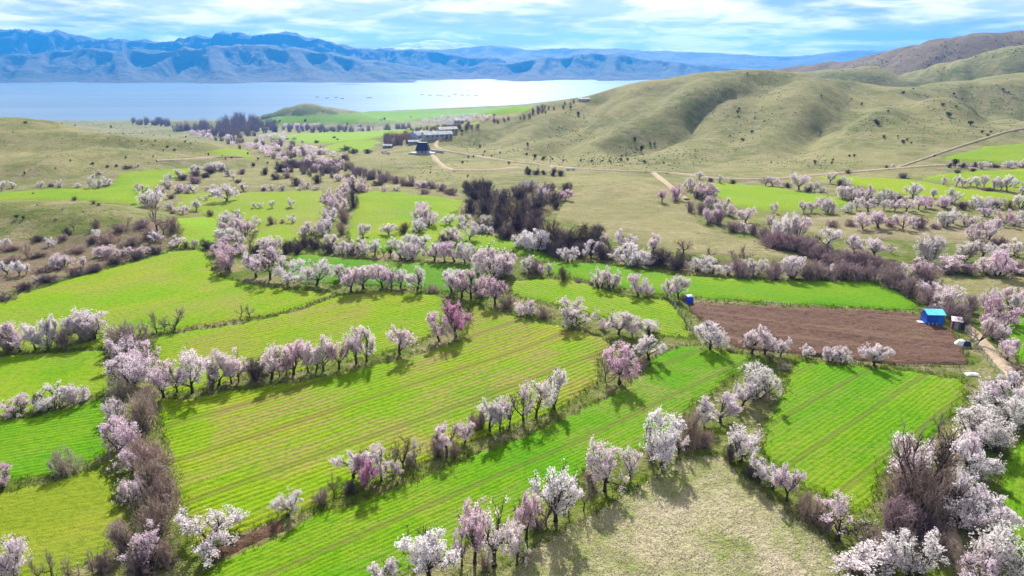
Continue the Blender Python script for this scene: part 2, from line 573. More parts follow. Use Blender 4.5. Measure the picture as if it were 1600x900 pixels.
def far_range(name, label, ridges, y0, y1, u0, u1, rows, cols, base, nz, mat, gull=0.34):
    def hf(X, Y):
        wx = (fbm(X / nz, Y / nz, 3, 3) - 0.5) * nz * 0.5
        wy = (fbm(X / nz + 9, Y / nz, 3, 8) - 0.5) * nz * 0.5
        H = np.full_like(X, base)
        for pts, wd in ridges:
            H = smax(ridge_height(X, Y + wy * 0.3, np.full_like(X, base), pts, wd), H, 30.0)
        rel = np.clip(H - base - 20, 0, None)
        cut = ridged((X + wx) / (nz * 0.5), (Y + wy) / (nz * 1.6), 5, 12)
        near_crest = sum(np.exp(-((ridge_height(X, Y, np.zeros_like(X), p * [1, 1, 0] + [0, 0, 1], w * 0.33) - 1) / 0.35) ** 2) for p, w in ridges)
        near_crest = np.clip(near_crest, 0, 0.8)
        H = H - rel * gull * (1 - cut) * 1.7 * (1 - near_crest)
        H = H - rel * 0.17 * (1 - ridged((X + wx * 0.7) / (nz * 0.2), (Y + wy) / (nz * 0.62), 3, 27)) * (1 - near_crest * 0.6)
        return H - 38 + 22 * fbm(X / 420, Y / 160, 3, 44)
    V, Fq = fan(np.linspace(y0, y1, rows), np.linspace(u0, u1, cols), (1, 0), hf)
    return tag(link(name, mesh(name, V, Fq, [mat], True)), label, 'mountain', kind='structure')


far_range('mountains_across_lake', 'bare blue-hazed mountains along the far shore of the lake', [
    (crest(*[(x, y, 6300) for x, y in ((-400, 40), (-200, 36), (0, 31), (70, 37), (140, 49), (210, 53), (270, 52), (310, 47), (345, 45), (370, 40), (410, 39),
                                       (445, 41), (500, 57), (580, 66), (660, 70), (760, 80))]), 900),
    (crest(*[(x, y, 5200) for x, y in ((-400, 88), (-100, 84), (0, 79), (60, 72), (140, 65), (230, 67), (330, 62), (420, 60), (480, 68), (560, 84), (640, 102), (700, 118))]), 640),
    (crest((560, 84, 5200), (600, 108, 4500), (650, 128, 4000)), 260), (crest((330, 62, 5200), (340, 95, 4500), (360, 126, 4000)), 300),
    (crest((60, 72, 5200), (40, 100, 4500), (30, 124, 4050)), 330), (crest((180, 66, 5200), (190, 96, 4600), (200, 128, 4000)), 260),
    (crest((450, 64, 5200), (480, 98, 4600), (500, 127, 4050)), 260)],
    3800, 7600, -1.15, 0.12, 230, 520, LAKE_Z, 400, MT1, 0.6)
far_range('mountains_across_lake_inlet', 'rounded hazy mountains behind the bright inlet of the lake', [
    (crest(*[(x, y, 5600) for x, y in ((690, 112), (740, 98), (790, 89), (850, 82), (920, 75), (960, 77), (1010, 84), (1080, 94), (1140, 103), (1200, 112))]), 620),
    (crest((850, 82, 5600), (830, 108, 4800), (800, 127, 4200)), 240), (crest((960, 77, 5600), (950, 106, 4800), (940, 127, 4200)), 240),
    (crest((1060, 92, 5600), (1050, 112, 4900), (1030, 127, 4300)), 240)],
    3950, 7000, -0.13, 0.6, 130, 330, LAKE_Z, 360, MT1, 0.6)
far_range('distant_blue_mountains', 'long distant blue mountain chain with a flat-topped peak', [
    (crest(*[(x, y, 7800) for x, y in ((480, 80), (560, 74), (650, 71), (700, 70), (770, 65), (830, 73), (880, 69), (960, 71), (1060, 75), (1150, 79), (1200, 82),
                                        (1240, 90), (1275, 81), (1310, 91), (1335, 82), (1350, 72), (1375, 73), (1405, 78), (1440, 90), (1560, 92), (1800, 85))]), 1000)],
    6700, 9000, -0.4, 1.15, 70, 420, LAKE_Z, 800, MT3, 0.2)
far_range('snowy_mountain', 'pale snow-covered mountain far behind the blue ranges', [
    (crest(*[(x, y, 9700) for x, y in ((560, 76), (620, 67), (655, 60), (680, 58), (705, 60), (745, 66), (790, 74))]), 900)],
    9050, 10500, -0.3, 0.08, 50, 160, LAKE_Z, 900, MT4, 0.12)

# air between here and the mountains
hz = bpy.data.meshes.new('haze')
X0, X1, Y0_, Y1_, Z0, Z1 = -12500, 12500, -250, 10700, LAKE_Z - 32, 395
hz.from_pydata([(x, y, z) for z in (Z0, Z1) for y in (Y0_, Y1_) for x in (X0, X1)], [],
               [(0, 2, 3, 1), (4, 5, 7, 6), (0, 1, 5, 4), (2, 6, 7, 3), (0, 4, 6, 2), (1, 3, 7, 5)])
hm = bpy.data.materials.new('haze')
hm.use_nodes = True
hn = hm.node_tree.nodes
hn.clear()
pv = hn.new('ShaderNodeVolumePrincipled')
pv.inputs['Color'].default_value = (0.03, 0.36, 1.0, 1)
pv.inputs['Density'].default_value = 0.000092
pv.inputs['Density Attribute'].default_value = ''
pv.inputs['Anisotropy'].default_value = 0.3
ho = hn.new('ShaderNodeOutputMaterial')
hm.node_tree.links.new(pv.outputs[0], ho.inputs['Volume'])
hz.materials.append(hm)
tag(link('haze', hz), 'thin blue haze over the whole valley and lake', 'haze', kind='stuff')

# ------------------------------------------------------------------ fields, laid on the land as sheets


def in_poly(P, poly):
    x, y = P[:, 0], P[:, 1]
    r = np.zeros(len(P), bool)
    a = poly
    b = np.roll(poly, -1, 0)
    for (x0, y0), (x1, y1) in zip(a, b):
        c = ((y0 > y) != (y1 > y)) & (x < (x1 - x0) * (y - y0) / (y1 - y0 + 1e-12) + x0)
        r ^= c
    return r


RIMS = []   # field edges, for the grass along them


def outline(pix, step=9.0):
    out = []
    n = len(pix)
    for i in range(n):     # rounded corners by Catmull-Rom through the points
        p0, p1, p2, p3 = (np.array(pix[(i + k) % n], float) for k in (-1, 0, 1, 2))
        k = max(2, int(np.hypot(*(p2 - p1)) / step))
        for j in range(k):
            t = j / k
            cr = 0.5 * (2 * p1 + (p2 - p0) * t + (2 * p0 - 5 * p1 + 4 * p2 - p3) * t * t + (3 * p1 - p0 - 3 * p2 + p3) * t ** 3)
            out.append(0.55 * cr + 0.45 * (p1 + (p2 - p1) * t))
    return np.array(out)


def sheet(name, pix, mat, label=None, off=0.05, rim=True, wob=0.5, dense=1.0, cat='field', relief=None):
    P = ground(*outline(pix).T)
    k = P[:, 1] / 120
    P[:, 0] += (fbm(P[:, 0] / 3, P[:, 1] / 3, 3, 71) - 0.5) * 2.4 * wob * np.clip(k, .6, 2)
    P[:, 1] += (fbm(P[:, 0] / 3, P[:, 1] / 3, 3, 72) - 0.5) * 2.4 * wob * np.clip(k, .6, 2)
    poly = P[:, :2]
    if rim:
        RIMS.append(poly)
    lo, hi = poly.min(0), poly.max(0)
    pts = []
    y = lo[1]
    j = 0
    while y < hi[1]:
        s = max(1.0, 0.017 * y) / dense
        xs = np.arange(lo[0], hi[0], s) + (j % 2) * s / 2
        pts.append(np.stack([xs, np.full_like(xs, y)], 1))
        y += s
        j += 1
    G = np.concatenate(pts)
    G = G[in_poly(G, poly)]
    d = np.full(len(G), 1e9)
    for q in poly[::2]:
        d = np.minimum(d, np.hypot(G[:, 0] - q[0], G[:, 1] - q[1]))
    G = G[d > 0.4 * np.maximum(1.0, 0.017 * G[:, 1]) / dense]
    vin = [Vector(p) for p in poly] + [Vector(p) for p in G]
    vo, eo, fo = geometry.delaunay_2d_cdt(vin, [], [list(range(len(poly)))], 1, 1e-4)[:3]
    xy = np.array([(v.x, v.y) for v in vo])
    dip = np.ones(len(xy))                       # the edge of the sheet runs out under the rough grass
    dip[:len(poly)] = -0.5
    z = land(xy[:, 0], xy[:, 1]) + (off + 0.0011 * xy[:, 1]) * dip
    if relief is not None:
        z = z + relief(xy[:, 0], xy[:, 1]) * (dip > 0)
    fo = np.array([f for f in fo if len(f) == 3], dtype=np.int32)
    a, b_, c = xy[fo[:, 0]], xy[fo[:, 1]], xy[fo[:, 2]]
    flip = ((b_ - a)[:, 0] * (c - a)[:, 1] - (b_ - a)[:, 1] * (c - a)[:, 0]) < 0
    fo[flip] = fo[flip][:, ::-1]
    o = link(name, mesh(name, np.column_stack([xy, z]), fo, [mat], True))
    return tag(o, label, cat, kind='structure')


def heading(a, b):
    p = ground([a[0], b[0]], [a[1], b[1]])
    return math.atan2(p[1, 1] - p[0, 1], p[1, 0] - p[0, 0])


YG, YG2 = (0.128, 0.226, 0.002), (0.186, 0.246, 0.006)     # thin yellow-green crop
VG, VG2 = (0.074, 0.196, 0.002), (0.126, 0.224, 0.003)     # thick vivid crop
SOIL = (0.200, 0.150, 0.060)
fs = [
    ('pale domed crop field sloping up to the scrubby terraces', [(-90, 505), (0, 469), (100, 438), (190, 414), (265, 393), (312, 389), (328, 404), (345, 430), (385, 441), (455, 452),
      (530, 459), (440, 489), (380, 500), (240, 522), (172, 534), (165, 545), (100, 546), (-90, 560)], YG, YG2, ((80, 470), (300, 420)), 1.8, .5, .6, 0),
    ('pale green crop strip between two short blossom rows', [(-90, 566), (0, 556), (110, 549), (163, 549), (172, 600), (168, 611), (135, 619), (60, 643), (0, 653), (-90, 664)], YG, YG2, ((0, 610), (150, 585)), 1.5, .3, .3, 0),
    ('vivid green crop field beside the long bare hedge', [(-90, 672), (0, 656), (60, 649), (140, 626), (166, 620), (168, 690), (165, 712), (100, 737), (0, 756), (-90, 776)], VG, VG2, ((0, 690), (150, 665)), 1.3, .6, .15, 0),
    ('olive green pasture below the bare hedge', [(-90, 790), (0, 770), (100, 745), (160, 732), (188, 790), (205, 830), (150, 878), (110, 898), (60, 940), (-90, 940)], (0.136, 0.184, 0.0096), (0.172, 0.204, 0.016), ((0, 830), (150, 800)), 1.2, .2, .15, 0),
    ('striped crop field above the long middle blossom row', [(243, 526), (380, 504), (450, 488), (532, 461), (560, 457), (640, 456), (690, 463), (700, 472), (688, 515), (640, 540), (585, 556), (480, 578), (380, 594), (300, 611), (247, 614), (243, 570)],
     YG, YG2, ((330, 575), (620, 500)), 1.5, .75, .8, 0),
    ('large striped crop field below the long middle blossom row', [(248, 624), (300, 621), (380, 606), (480, 592), (590, 569), (650, 552), (722, 530), (738, 478), (765, 481), (850, 504), (930, 523), (960, 538), (938, 565),
     (938, 596), (880, 636), (760, 684), (640, 735), (500, 788), (400, 826), (308, 850), (290, 810), (264, 740), (248, 655)], YG, (0.208, 0.24, 0.0112), ((380, 700), (800, 560)), 1.5, .85, .9, 9.0),
    ('vivid green crop band between the two lower blossom rows', [(300, 940), (330, 885), (420, 845), (500, 797), (560, 785), (650, 747), (700, 727), (800, 688), (880, 652), (962, 612), (1002, 582), (1012, 562), (1060, 540), (1100, 542), (1215, 563),
     (1150, 582), (1120, 612), (1080, 640), (1040, 690), (1000, 706), (912, 735), (880, 780), (820, 815), (720, 860), (640, 900), (560, 940)], VG, VG2, ((480, 860), (900, 680)), 1.0, .5, .4, 7.0),
    ('bright green crop field below the ploughed plot', [(1236, 576), (1262, 563), (1400, 577), (1500, 592), (1514, 606), (1508, 630), (1480, 658), (1458, 688), (1400, 718), (1376, 745), (1366, 790), (1335, 802), (1285, 772), (1248, 757), (1196, 712),
     (1188, 672), (1208, 640), (1226, 602)], VG, VG2, ((1250, 700), (1420, 590)), 1.1, .42, .25, 6.0),
    ('long green crop strip under the bare thicket', [(895, 409), (960, 413), (1050, 428), (1150, 436), (1290, 438), (1375, 439), (1428, 470), (1438, 487), (1330, 480), (1200, 474), (1085, 466), (1040, 460), (1000, 458), (965, 448), (905, 436), (860, 428), (838, 412), (868, 408)],
     VG, VG2, ((950, 430), (1250, 455)), 1.5, .4, .1, 0),
    ('yellow-green wedge field west of the ploughed plot', [(797, 442), (850, 434), (920, 442), (985, 464), (1040, 467), (1064, 490), (1080, 518), (1086, 530), (1030, 523), (985, 508), (930, 494), (860, 476), (800, 460)], YG, (0.16, 0.24, 0.008), ((820, 450), (1020, 500)), 1.7, .65, .5, 0),
    ('deep green field behind the central blossom row', [(470, 397), (560, 404), (700, 412), (757, 418), (742, 446), (692, 456), (640, 450), (540, 446), (465, 443), (445, 418)], (0.05856, 0.168, 0.004), (0.0976, 0.192, 0.0048), ((480, 420), (720, 425)), 1.6, .5, .1, 0),
    ('bright green field beside the dark thicket', [(560, 301), (620, 300), (700, 309), (727, 316), (714, 333), (722, 345), (700, 396), (640, 398), (560, 393), (543, 372), (551, 330)], (0.1171, 0.208, 0.0048), (0.1757, 0.232, 0.008), ((570, 330), (700, 340)), 1.8, .35, .1, 0),
    ('narrow green field curving below the dark thicket', [(712, 352), (760, 366), (800, 378), (880, 406), (838, 410), (790, 392), (750, 398), (705, 402)], (0.0976, 0.2, 0.0048), (0.1464, 0.224, 0.0064), ((720, 380), (850, 400)), 1.8, .35, .1, 0),
    ('green strip field with four tiny blossom trees', [(285, 303), (350, 301), (420, 299), (503, 298), (506, 330), (500, 352), (470, 383), (425, 399), (388, 393), (398, 352), (332, 344), (302, 328), (270, 326)], (0.1562, 0.216, 0.0096), (0.16, 0.232, 0.024), ((320, 320), (480, 318)), 1.6, .4, .55, 0),
    ('small green field at the edge of the scrub', [(268, 341), (330, 340), (344, 346), (336, 380), (292, 386), (264, 385), (282, 360)], (0.1366, 0.24, 0.0064), (0.1952, 0.248, 0.016), ((280, 370), (330, 350)), 1.6, .3, .2, 0),
    ('vivid green field at the foot of the western hill', [(-90, 318), (0, 301), (70, 295), (130, 294), (172, 291), (190, 270), (290, 262), (300, 268), (245, 293), (232, 321), (170, 318), (110, 313), (0, 314), (-90, 325)], (0.1171, 0.208, 0.0048), (0.1757, 0.232, 0.008), ((0, 308), (200, 300)), 2.2, .3, .1, 0),
    ('vivid green field under the eastern hill road', [(1112, 286), (1200, 290), (1262, 300), (1328, 312), (1322, 326), (1205, 330), (1152, 323), (1120, 305)], (0.1464, 0.224, 0.0048), (0.16, 0.24, 0.008), ((1130, 300), (1300, 320)), 2.0, .3, .1, 0),
    ('yellow-green field above the eastern orchards', [(1258, 273), (1330, 275), (1420, 280), (1500, 292), (1600, 306), (1680, 320), (1680, 332), (1500, 314), (1400, 302), (1340, 290)], (0.168, 0.232, 0.0048), (0.192, 0.256, 0.008), ((1300, 280), (1500, 305)), 2.0, .3, .15, 0),
    ('green field around the row of round white trees', [(1440, 280), (1490, 268), (1600, 264), (1680, 262), (1680, 306), (1600, 300), (1540, 293), (1470, 285)], (0.1464, 0.216, 0.0048), (0.1952, 0.256, 0.008), ((1450, 280), (1600, 285)), 2.0, .3, .1, 0),
    ('green field highest on the eastern hillside', [(1468, 247), (1540, 229), (1600, 224), (1700, 220), (1700, 256), (1600, 256), (1530, 253)], (0.1269, 0.208, 0.0048), (0.1659, 0.224, 0.008), ((1480, 245), (1600, 240)), 2.0, .3, .1, 0),
    ('green field corner behind the pink roadside trees', [(1680, 478), (1610, 490), (1575, 503), (1570, 528), (1588, 560), (1620, 590), (1680, 610)], VG, VG2, ((1580, 550), (1600, 500)), 1.2, .6, .2, 0),
    ('green field beyond the white trees along the track', [(1720, 640), (1640, 655), (1590, 690), (1560, 745), (1572, 830), (1610, 940), (1800, 940)], VG, VG2, ((1580, 850), (1600, 700)), 1.2, .6, .25, 0),
    ('far green field below the cone-shaped hill', [(366, 190), (430, 181), (520, 177), (600, 174), (700, 171), (832, 166), (822, 176), (740, 181), (680, 186), (600, 192), (500, 194), (430, 196)], (0.1171, 0.224, 0.008), (0.1659, 0.24, 0.016), ((400, 190), (700, 180)), 5, .25, .1, 0),
    ('far green field in front of the farm sheds', [(420, 214), (470, 209), (560, 206), (668, 201), (650, 208), (600, 216), (560, 221), (500, 225), (450, 222)], (0.1464, 0.24, 0.0048), (0.1952, 0.256, 0.008), ((430, 215), (640, 205)), 4, .25, .1, 0),
    ('far green paddock beside the farm trees', [(500, 230), (540, 222), (600, 217), (590, 228), (560, 238), (520, 236)], (0.1464, 0.232, 0.0064), (0.16, 0.24, 0.016), ((510, 230), (580, 225)), 4, .25, .1, 0),
    ('small far green field on the hill shoulder', [(318, 238), (350, 230), (385, 234), (402, 248), (370, 248)], (0.1562, 0.216, 0.012), (0.16, 0.224, 0.024), ((330, 238), (390, 242)), 3, .25, .2, 0),
    ('narrow far green field by the eastern farm', [(728, 192), (770, 189), (776, 192), (730, 196)], (0.1464, 0.24, 0.0064), (0.16, 0.24, 0.016), ((730, 194), (770, 191)), 4, .2, .1, 0),
]
for i, (lb, pix, c1, c2, hd, spc, rw, br, tram) in enumerate(fs):
    sheet('field', pix, field_mat('crop_%d' % i, c1, c2, SOIL, heading(*hd), spc, rw, br, tram, i + 1), lb)

DRY = rough_land('dry_meadow', (0.335, 0.295, 0.205), (0.225, 0.232, 0.085), (0.12, 0.175, 0.018), (0.20, 0.145, 0.105), 0.034, 0.15, 0.78)
sheet('meadow', [(1062, 716), (1128, 712), (1170, 750), (1230, 800), (1300, 850), (1345, 895), (1345, 945), (690, 945), (790, 882), (880, 828), (960, 780), (1030, 742)], DRY,
      'dry straw-coloured meadow with green patches below the blossom rows', cat='meadow')
SCRUB = rough_land('scrub_ground', (0.115, 0.105, 0.055), (0.16, 0.14, 0.075), (0.15, 0.108, 0.078), (0.18, 0.115, 0.082), 0.05, 0.6, 0.5)
sheet('scrub_ground', [(-90, 378), (60, 374), (150, 362), (225, 340), (262, 345), (268, 372), (262, 389), (190, 411), (100, 435), (0, 464), (-90, 500)], SCRUB,
      'reddish brown scrubby terraces with loose bushes', cat='terrace', rim=False)
PALE = rough_land('pale_meadow', (0.1755, 0.1677, 0.0741), (0.234, 0.2067, 0.1092), (0.1638, 0.1638, 0.0546), (0.2028, 0.1482, 0.1014), 0.05, 0.5, 0.66)
sheet('pale_meadow', [(892, 302), (940, 290), (1000, 283), (1060, 300), (1075, 318), (1092, 348), (1130, 362), (1190, 382), (1262, 402), (1200, 404), (1060, 396), (960, 378), (900, 352), (862, 345), (872, 325)], PALE,
      'pale olive meadow between the dark thicket and the curved hedge', cat='meadow', rim=False)
sheet('pale_meadow', [(1462, 446), (1520, 436), (1600, 433), (1700, 432), (1700, 470), (1590, 466), (1530, 470), (1500, 470)], PALE, 'pale olive meadow above the pink roadside clump', cat='meadow', rim=False)
sheet('fallow_strip', [(1255, 342), (1330, 336), (1420, 338), (1480, 342), (1600, 356), (1700, 362), (1700, 382), (1560, 384), (1440, 378), (1330, 372), (1275, 372)], rough_land('fallow', (0.2475, 0.2025, 0.135), (0.2025, 0.18, 0.0975), (0.18, 0.18, 0.06), (0.225, 0.15, 0.1125), 0.06, 0.4, 0.6),
      'straw-coloured fallow terrace among the eastern orchard trees', cat='terrace', rim=False)
sheet('hill_pasture', [(396, 187), (420, 179), (448, 169), (475, 164), (500, 167), (530, 174), (552, 179), (500, 181), (440, 185)], rough_land('cone_pasture', (0.075, 0.105, 0.022), (0.105, 0.13, 0.03), (0.12, 0.12, 0.05), (0.14, 0.10, 0.06), 0.02, 0.4, 0.7),
      'green pasture covering the cone-shaped hill by the lake', cat='pasture', rim=False)
LITTER = rough_land('thicket_floor', (0.10, 0.08, 0.05), (0.13, 0.11, 0.05), (0.10, 0.11, 0.03), (0.15, 0.10, 0.07), 0.08, 0.6, 0.6)
sheet('thicket_floor', [(722, 318), (742, 300), (830, 290), (880, 300), (870, 325), (850, 348), (930, 372), (960, 388), (1060, 402), (1200, 408), (1270, 395), (1370, 412), (1480, 470), (1500, 500), (1440, 470), (1380, 435), (1290, 434), (1150, 428), (1040, 418), (890, 402), (800, 374), (740, 350)],
      LITTER, 'brown leaf-strewn floor of the bare thicket', cat='thicket floor', rim=False, off=0.03)

# ploughed plot, with real clods and furrows


def clods(x, y):
    a = heading((1100, 500), (1480, 545))
    v = -x * math.sin(a) + y * math.cos(a)
    return 0.10 * np.sin(v * 2 * math.pi / 1.5) * (0.5 + fbm(x / 6, y / 6, 2, 5)) + (fbm(x / 0.8, y / 0.8, 2, 51) - 0.5) * 0.34 + 0.18


m, n, l, b = new_mat('ploughed_soil')
g = N(n, 'ShaderNodeTexCoord').outputs['Object']
pa = heading((1100, 500), (1480, 545))
st = noise(n, l, mapped(n, l, g, -pa, (0.04, 0.7, 0)), 1.0, 4, 0.6, 0.3)
cl = noise(n, l, g, 1.7, 6, 0.7)
gr = noise(n, l, g, 0.12, 4, 0.6)
c = MIX(n, l, RAMP(n, l, cl, 0.3, 0.7), (0.045, 0.021, 0.012), (0.122, 0.064, 0.041))
c = MIX(n, l, RAMP(n, l, st, 0.4, 0.65, 0.0, 0.55), c, (0.160, 0.098, 0.068))
c = MIX(n, l, M(n, l, 'MULTIPLY', RAMP(n, l, gr, 0.62, 0.72, 0.0, 0.6), RAMP(n, l, cl, 0.45, 0.6)), c, (0.11, 0.115, 0.03))
l.new(c, b.inputs['Base Color'])
bp = N(n, 'ShaderNodeBump')
bp.inputs['Strength'].default_value = 0.9
bp.inputs['Distance'].default_value = 0.4
l.new(M(n, l, 'ADD', cl, M(n, l, 'MULTIPLY', st, 0.6)), bp.inputs['Height'])
l.new(bp.outputs[0], b.inputs['Normal'])
sheet('ploughed_field', [(1074, 477), (1130, 477), (1200, 479), (1330, 484), (1418, 489), (1442, 499), (1490, 522), (1507, 555), (1510, 571), (1400, 571), (1300, 559), (1222, 552), (1155, 545), (1112, 518)], m,
      'freshly ploughed brown plot between green crops', off=0.03, dense=1.9, relief=clods)

# tracks
DIRT = plain('track_dirt', (0.32, 0.255, 0.18), 0.95, 0.22, 1.2, 0.05, 0.4)


def track(name, pix, width, label, off=0.1, mat=DIRT, step=6):
    pts = []
    for i in range(len(pix) - 1):
        p0, p1, p2, p3 = (np.array(pix[max(0, min(len(pix) - 1, i + k))], float) for k in (-1, 0, 1, 2))
        k = max(2, int(np.hypot(*(p2 - p1)) / step))
        for j in range(k + (i == len(pix) - 2)):
            t = j / k
            pts.append(0.5 * (2 * p1 + (p2 - p0) * t + (2 * p0 - 5 * p1 + 4 * p2 - p3) * t * t + (3 * p1 - p0 - 3 * p2 + p3) * t ** 3))
    P = ground(*np.array(pts).T)
    d = np.gradient(P[:, :2], axis=0)
    d /= np.linalg.norm(d, axis=1)[:, None] + 1e-9
    nrm = np.stack([-d[:, 1], d[:, 0]], 1)
    V, k = [], 5
    for i, p in enumerate(P):
        wv = width * (0.85 + 0.3 * random.Random(i).random())
        for j in range(k):
            s = (j / (k - 1) - 0.5) * wv
            x, y = p[0] + nrm[i, 0] * s, p[1] + nrm[i, 1] * s
            crown = 0.06 if j == 2 else (0.0 if j in (1, 3) else -(off + 0.0013 * y) * 1.5)
            V.append((x, y, float(land(x, y)) + off + 0.0013 * y + crown))
    i = (np.arange(len(P) - 1)[:, None] * k + np.arange(k - 1)[None, :]).ravel()
    o = link(name, mesh(name, np.array(V), np.stack([i, i + k, i + k + 1, i + 1], 1), [mat], True))
    return tag(o, label, 'track', kind='structure')


track('dirt_road', [(712, 203), (694, 212), (683, 222), (682, 230), (700, 237), (760, 247), (830, 257), (930, 266), (1010, 269), (1060, 272), (1120, 279), (1180, 281), (1235, 278), (1290, 273), (1400, 264), (1470, 259), (1540, 260), (1640, 262)], 3.2,
      'pale dirt road winding along the foot of the eastern hills')
track('dirt_road', [(1400, 263), (1440, 250), (1480, 236), (1530, 220), (1580, 205), (1640, 196)], 1.7, 'pale dirt road climbing the eastern hillside')
track('dirt_track', [(1022, 271), (1040, 285), (1058, 300), (1072, 312)], 3.2, 'short dirt track dropping from the hill road to the pink trees')
track('dirt_track', [(670, 236), (680, 248), (690, 258), (706, 266), (760, 267), (810, 262)], 3.6, 'sandy drive curving up to the dark-roofed house')
track('dirt_track', [(1498, 500), (1522, 520), (1545, 545), (1570, 572), (1590, 596), (1592, 612)], 2.4, 'rutted dirt track running past the red-grey hut')
track('dirt_track', [(1522, 668), (1500, 700), (1484, 735), (1472, 770), (1474, 800), (1492, 850), (1512, 900), (1520, 940)], 1.7, 'narrow footpath between the white trees and the big bare bush')
track('dirt_track', [(245, 252), (290, 250), (340, 246), (380, 246)], 2.5, 'faint path across the western hill')
track('soil_bank', [(330, 872), (370, 852), (410, 834), (440, 822)], 2.2, 'strip of turned brown soil beside the lone wide white tree', mat=m)
print('land', round(time.time() - T0, 1))

# ------------------------------------------------------------------ trees and shrubs: shapes


def tubes(segs, k):
    """segs (n,8): p0 p1 r0 r1 -> verts, quads of k-sided tapered tubes."""
    S = np.asarray(segs, float)
    p0, p1, r0, r1 = S[:, :3], S[:, 3:6], S[:, 6], S[:, 7]
    d = p1 - p0
    d /= np.linalg.norm(d, axis=1)[:, None] + 1e-9
    a = np.where(np.abs(d[:, 2:3]) > 0.9, np.array([[1.0, 0, 0]]), np.array([[0, 0, 1.0]]))
    u = np.cross(d, a)
    u /= np.linalg.norm(u, axis=1)[:, None]
    v = np.cross(d, u)
    th = np.arange(k) * 2 * math.pi / k
    ring = u[:, None, :] * np.cos(th)[None, :, None] + v[:, None, :] * np.sin(th)[None, :, None]
    A = p0[:, None, :] + ring * r0[:, None, None]
    B = p1[:, None, :] + ring * r1[:, None, None]
    V = np.concatenate([A, B], 1).reshape(-1, 3)
    base = np.arange(len(S)) * 2 * k
    j = np.arange(k)
    q = np.stack([j, (j + 1) % k, (j + 1) % k + k, j + k], 1)
    return V, (base[:, None, None] + q[None]).reshape(-1, 4)


def cards(P, size, rng, aspect=1.0):
    """Small crossed-free petals/leaves at P, each turned its own way and slightly folded (two triangles)."""
    n = len(P)
    a = rng.normal(size=(n, 3))
    a /= np.linalg.norm(a, axis=1)[:, None]
    b = np.cross(a, rng.normal(size=(n, 3)))
    b /= np.linalg.norm(b, axis=1)[:, None]
    c = np.cross(a, b)
    s = (size * (0.6 + 0.8 * rng.random(n)))[:, None]
    V = np.stack([P - a * s * aspect, P - b * s * 0.8 + c * s * 0.25, P + a * s * aspect, P + b * s * 0.8 + c * s * 0.25], 1).reshape(-1, 3)
    i = np.arange(n)[:, None] * 4
    return V, i + np.array([[0, 1, 2, 3]])


def branch(rng, p, d, L, steps, up, wig):
    pts = [p]
    for i in range(steps):
        d = d + rng.normal(size=3) * wig + np.array([0, 0, up])
        d = d / np.linalg.norm(d)
        p = p + d * L / steps
        pts.append(p)
    return np.array(pts), d


def side(rng, d, spread):
    a = rng.normal(size=3)
    a -= d * a.dot(d)
    a /= np.linalg.norm(a) + 1e-9
    v = d * (1 - spread) + a * spread
    return v / np.linalg.norm(v)


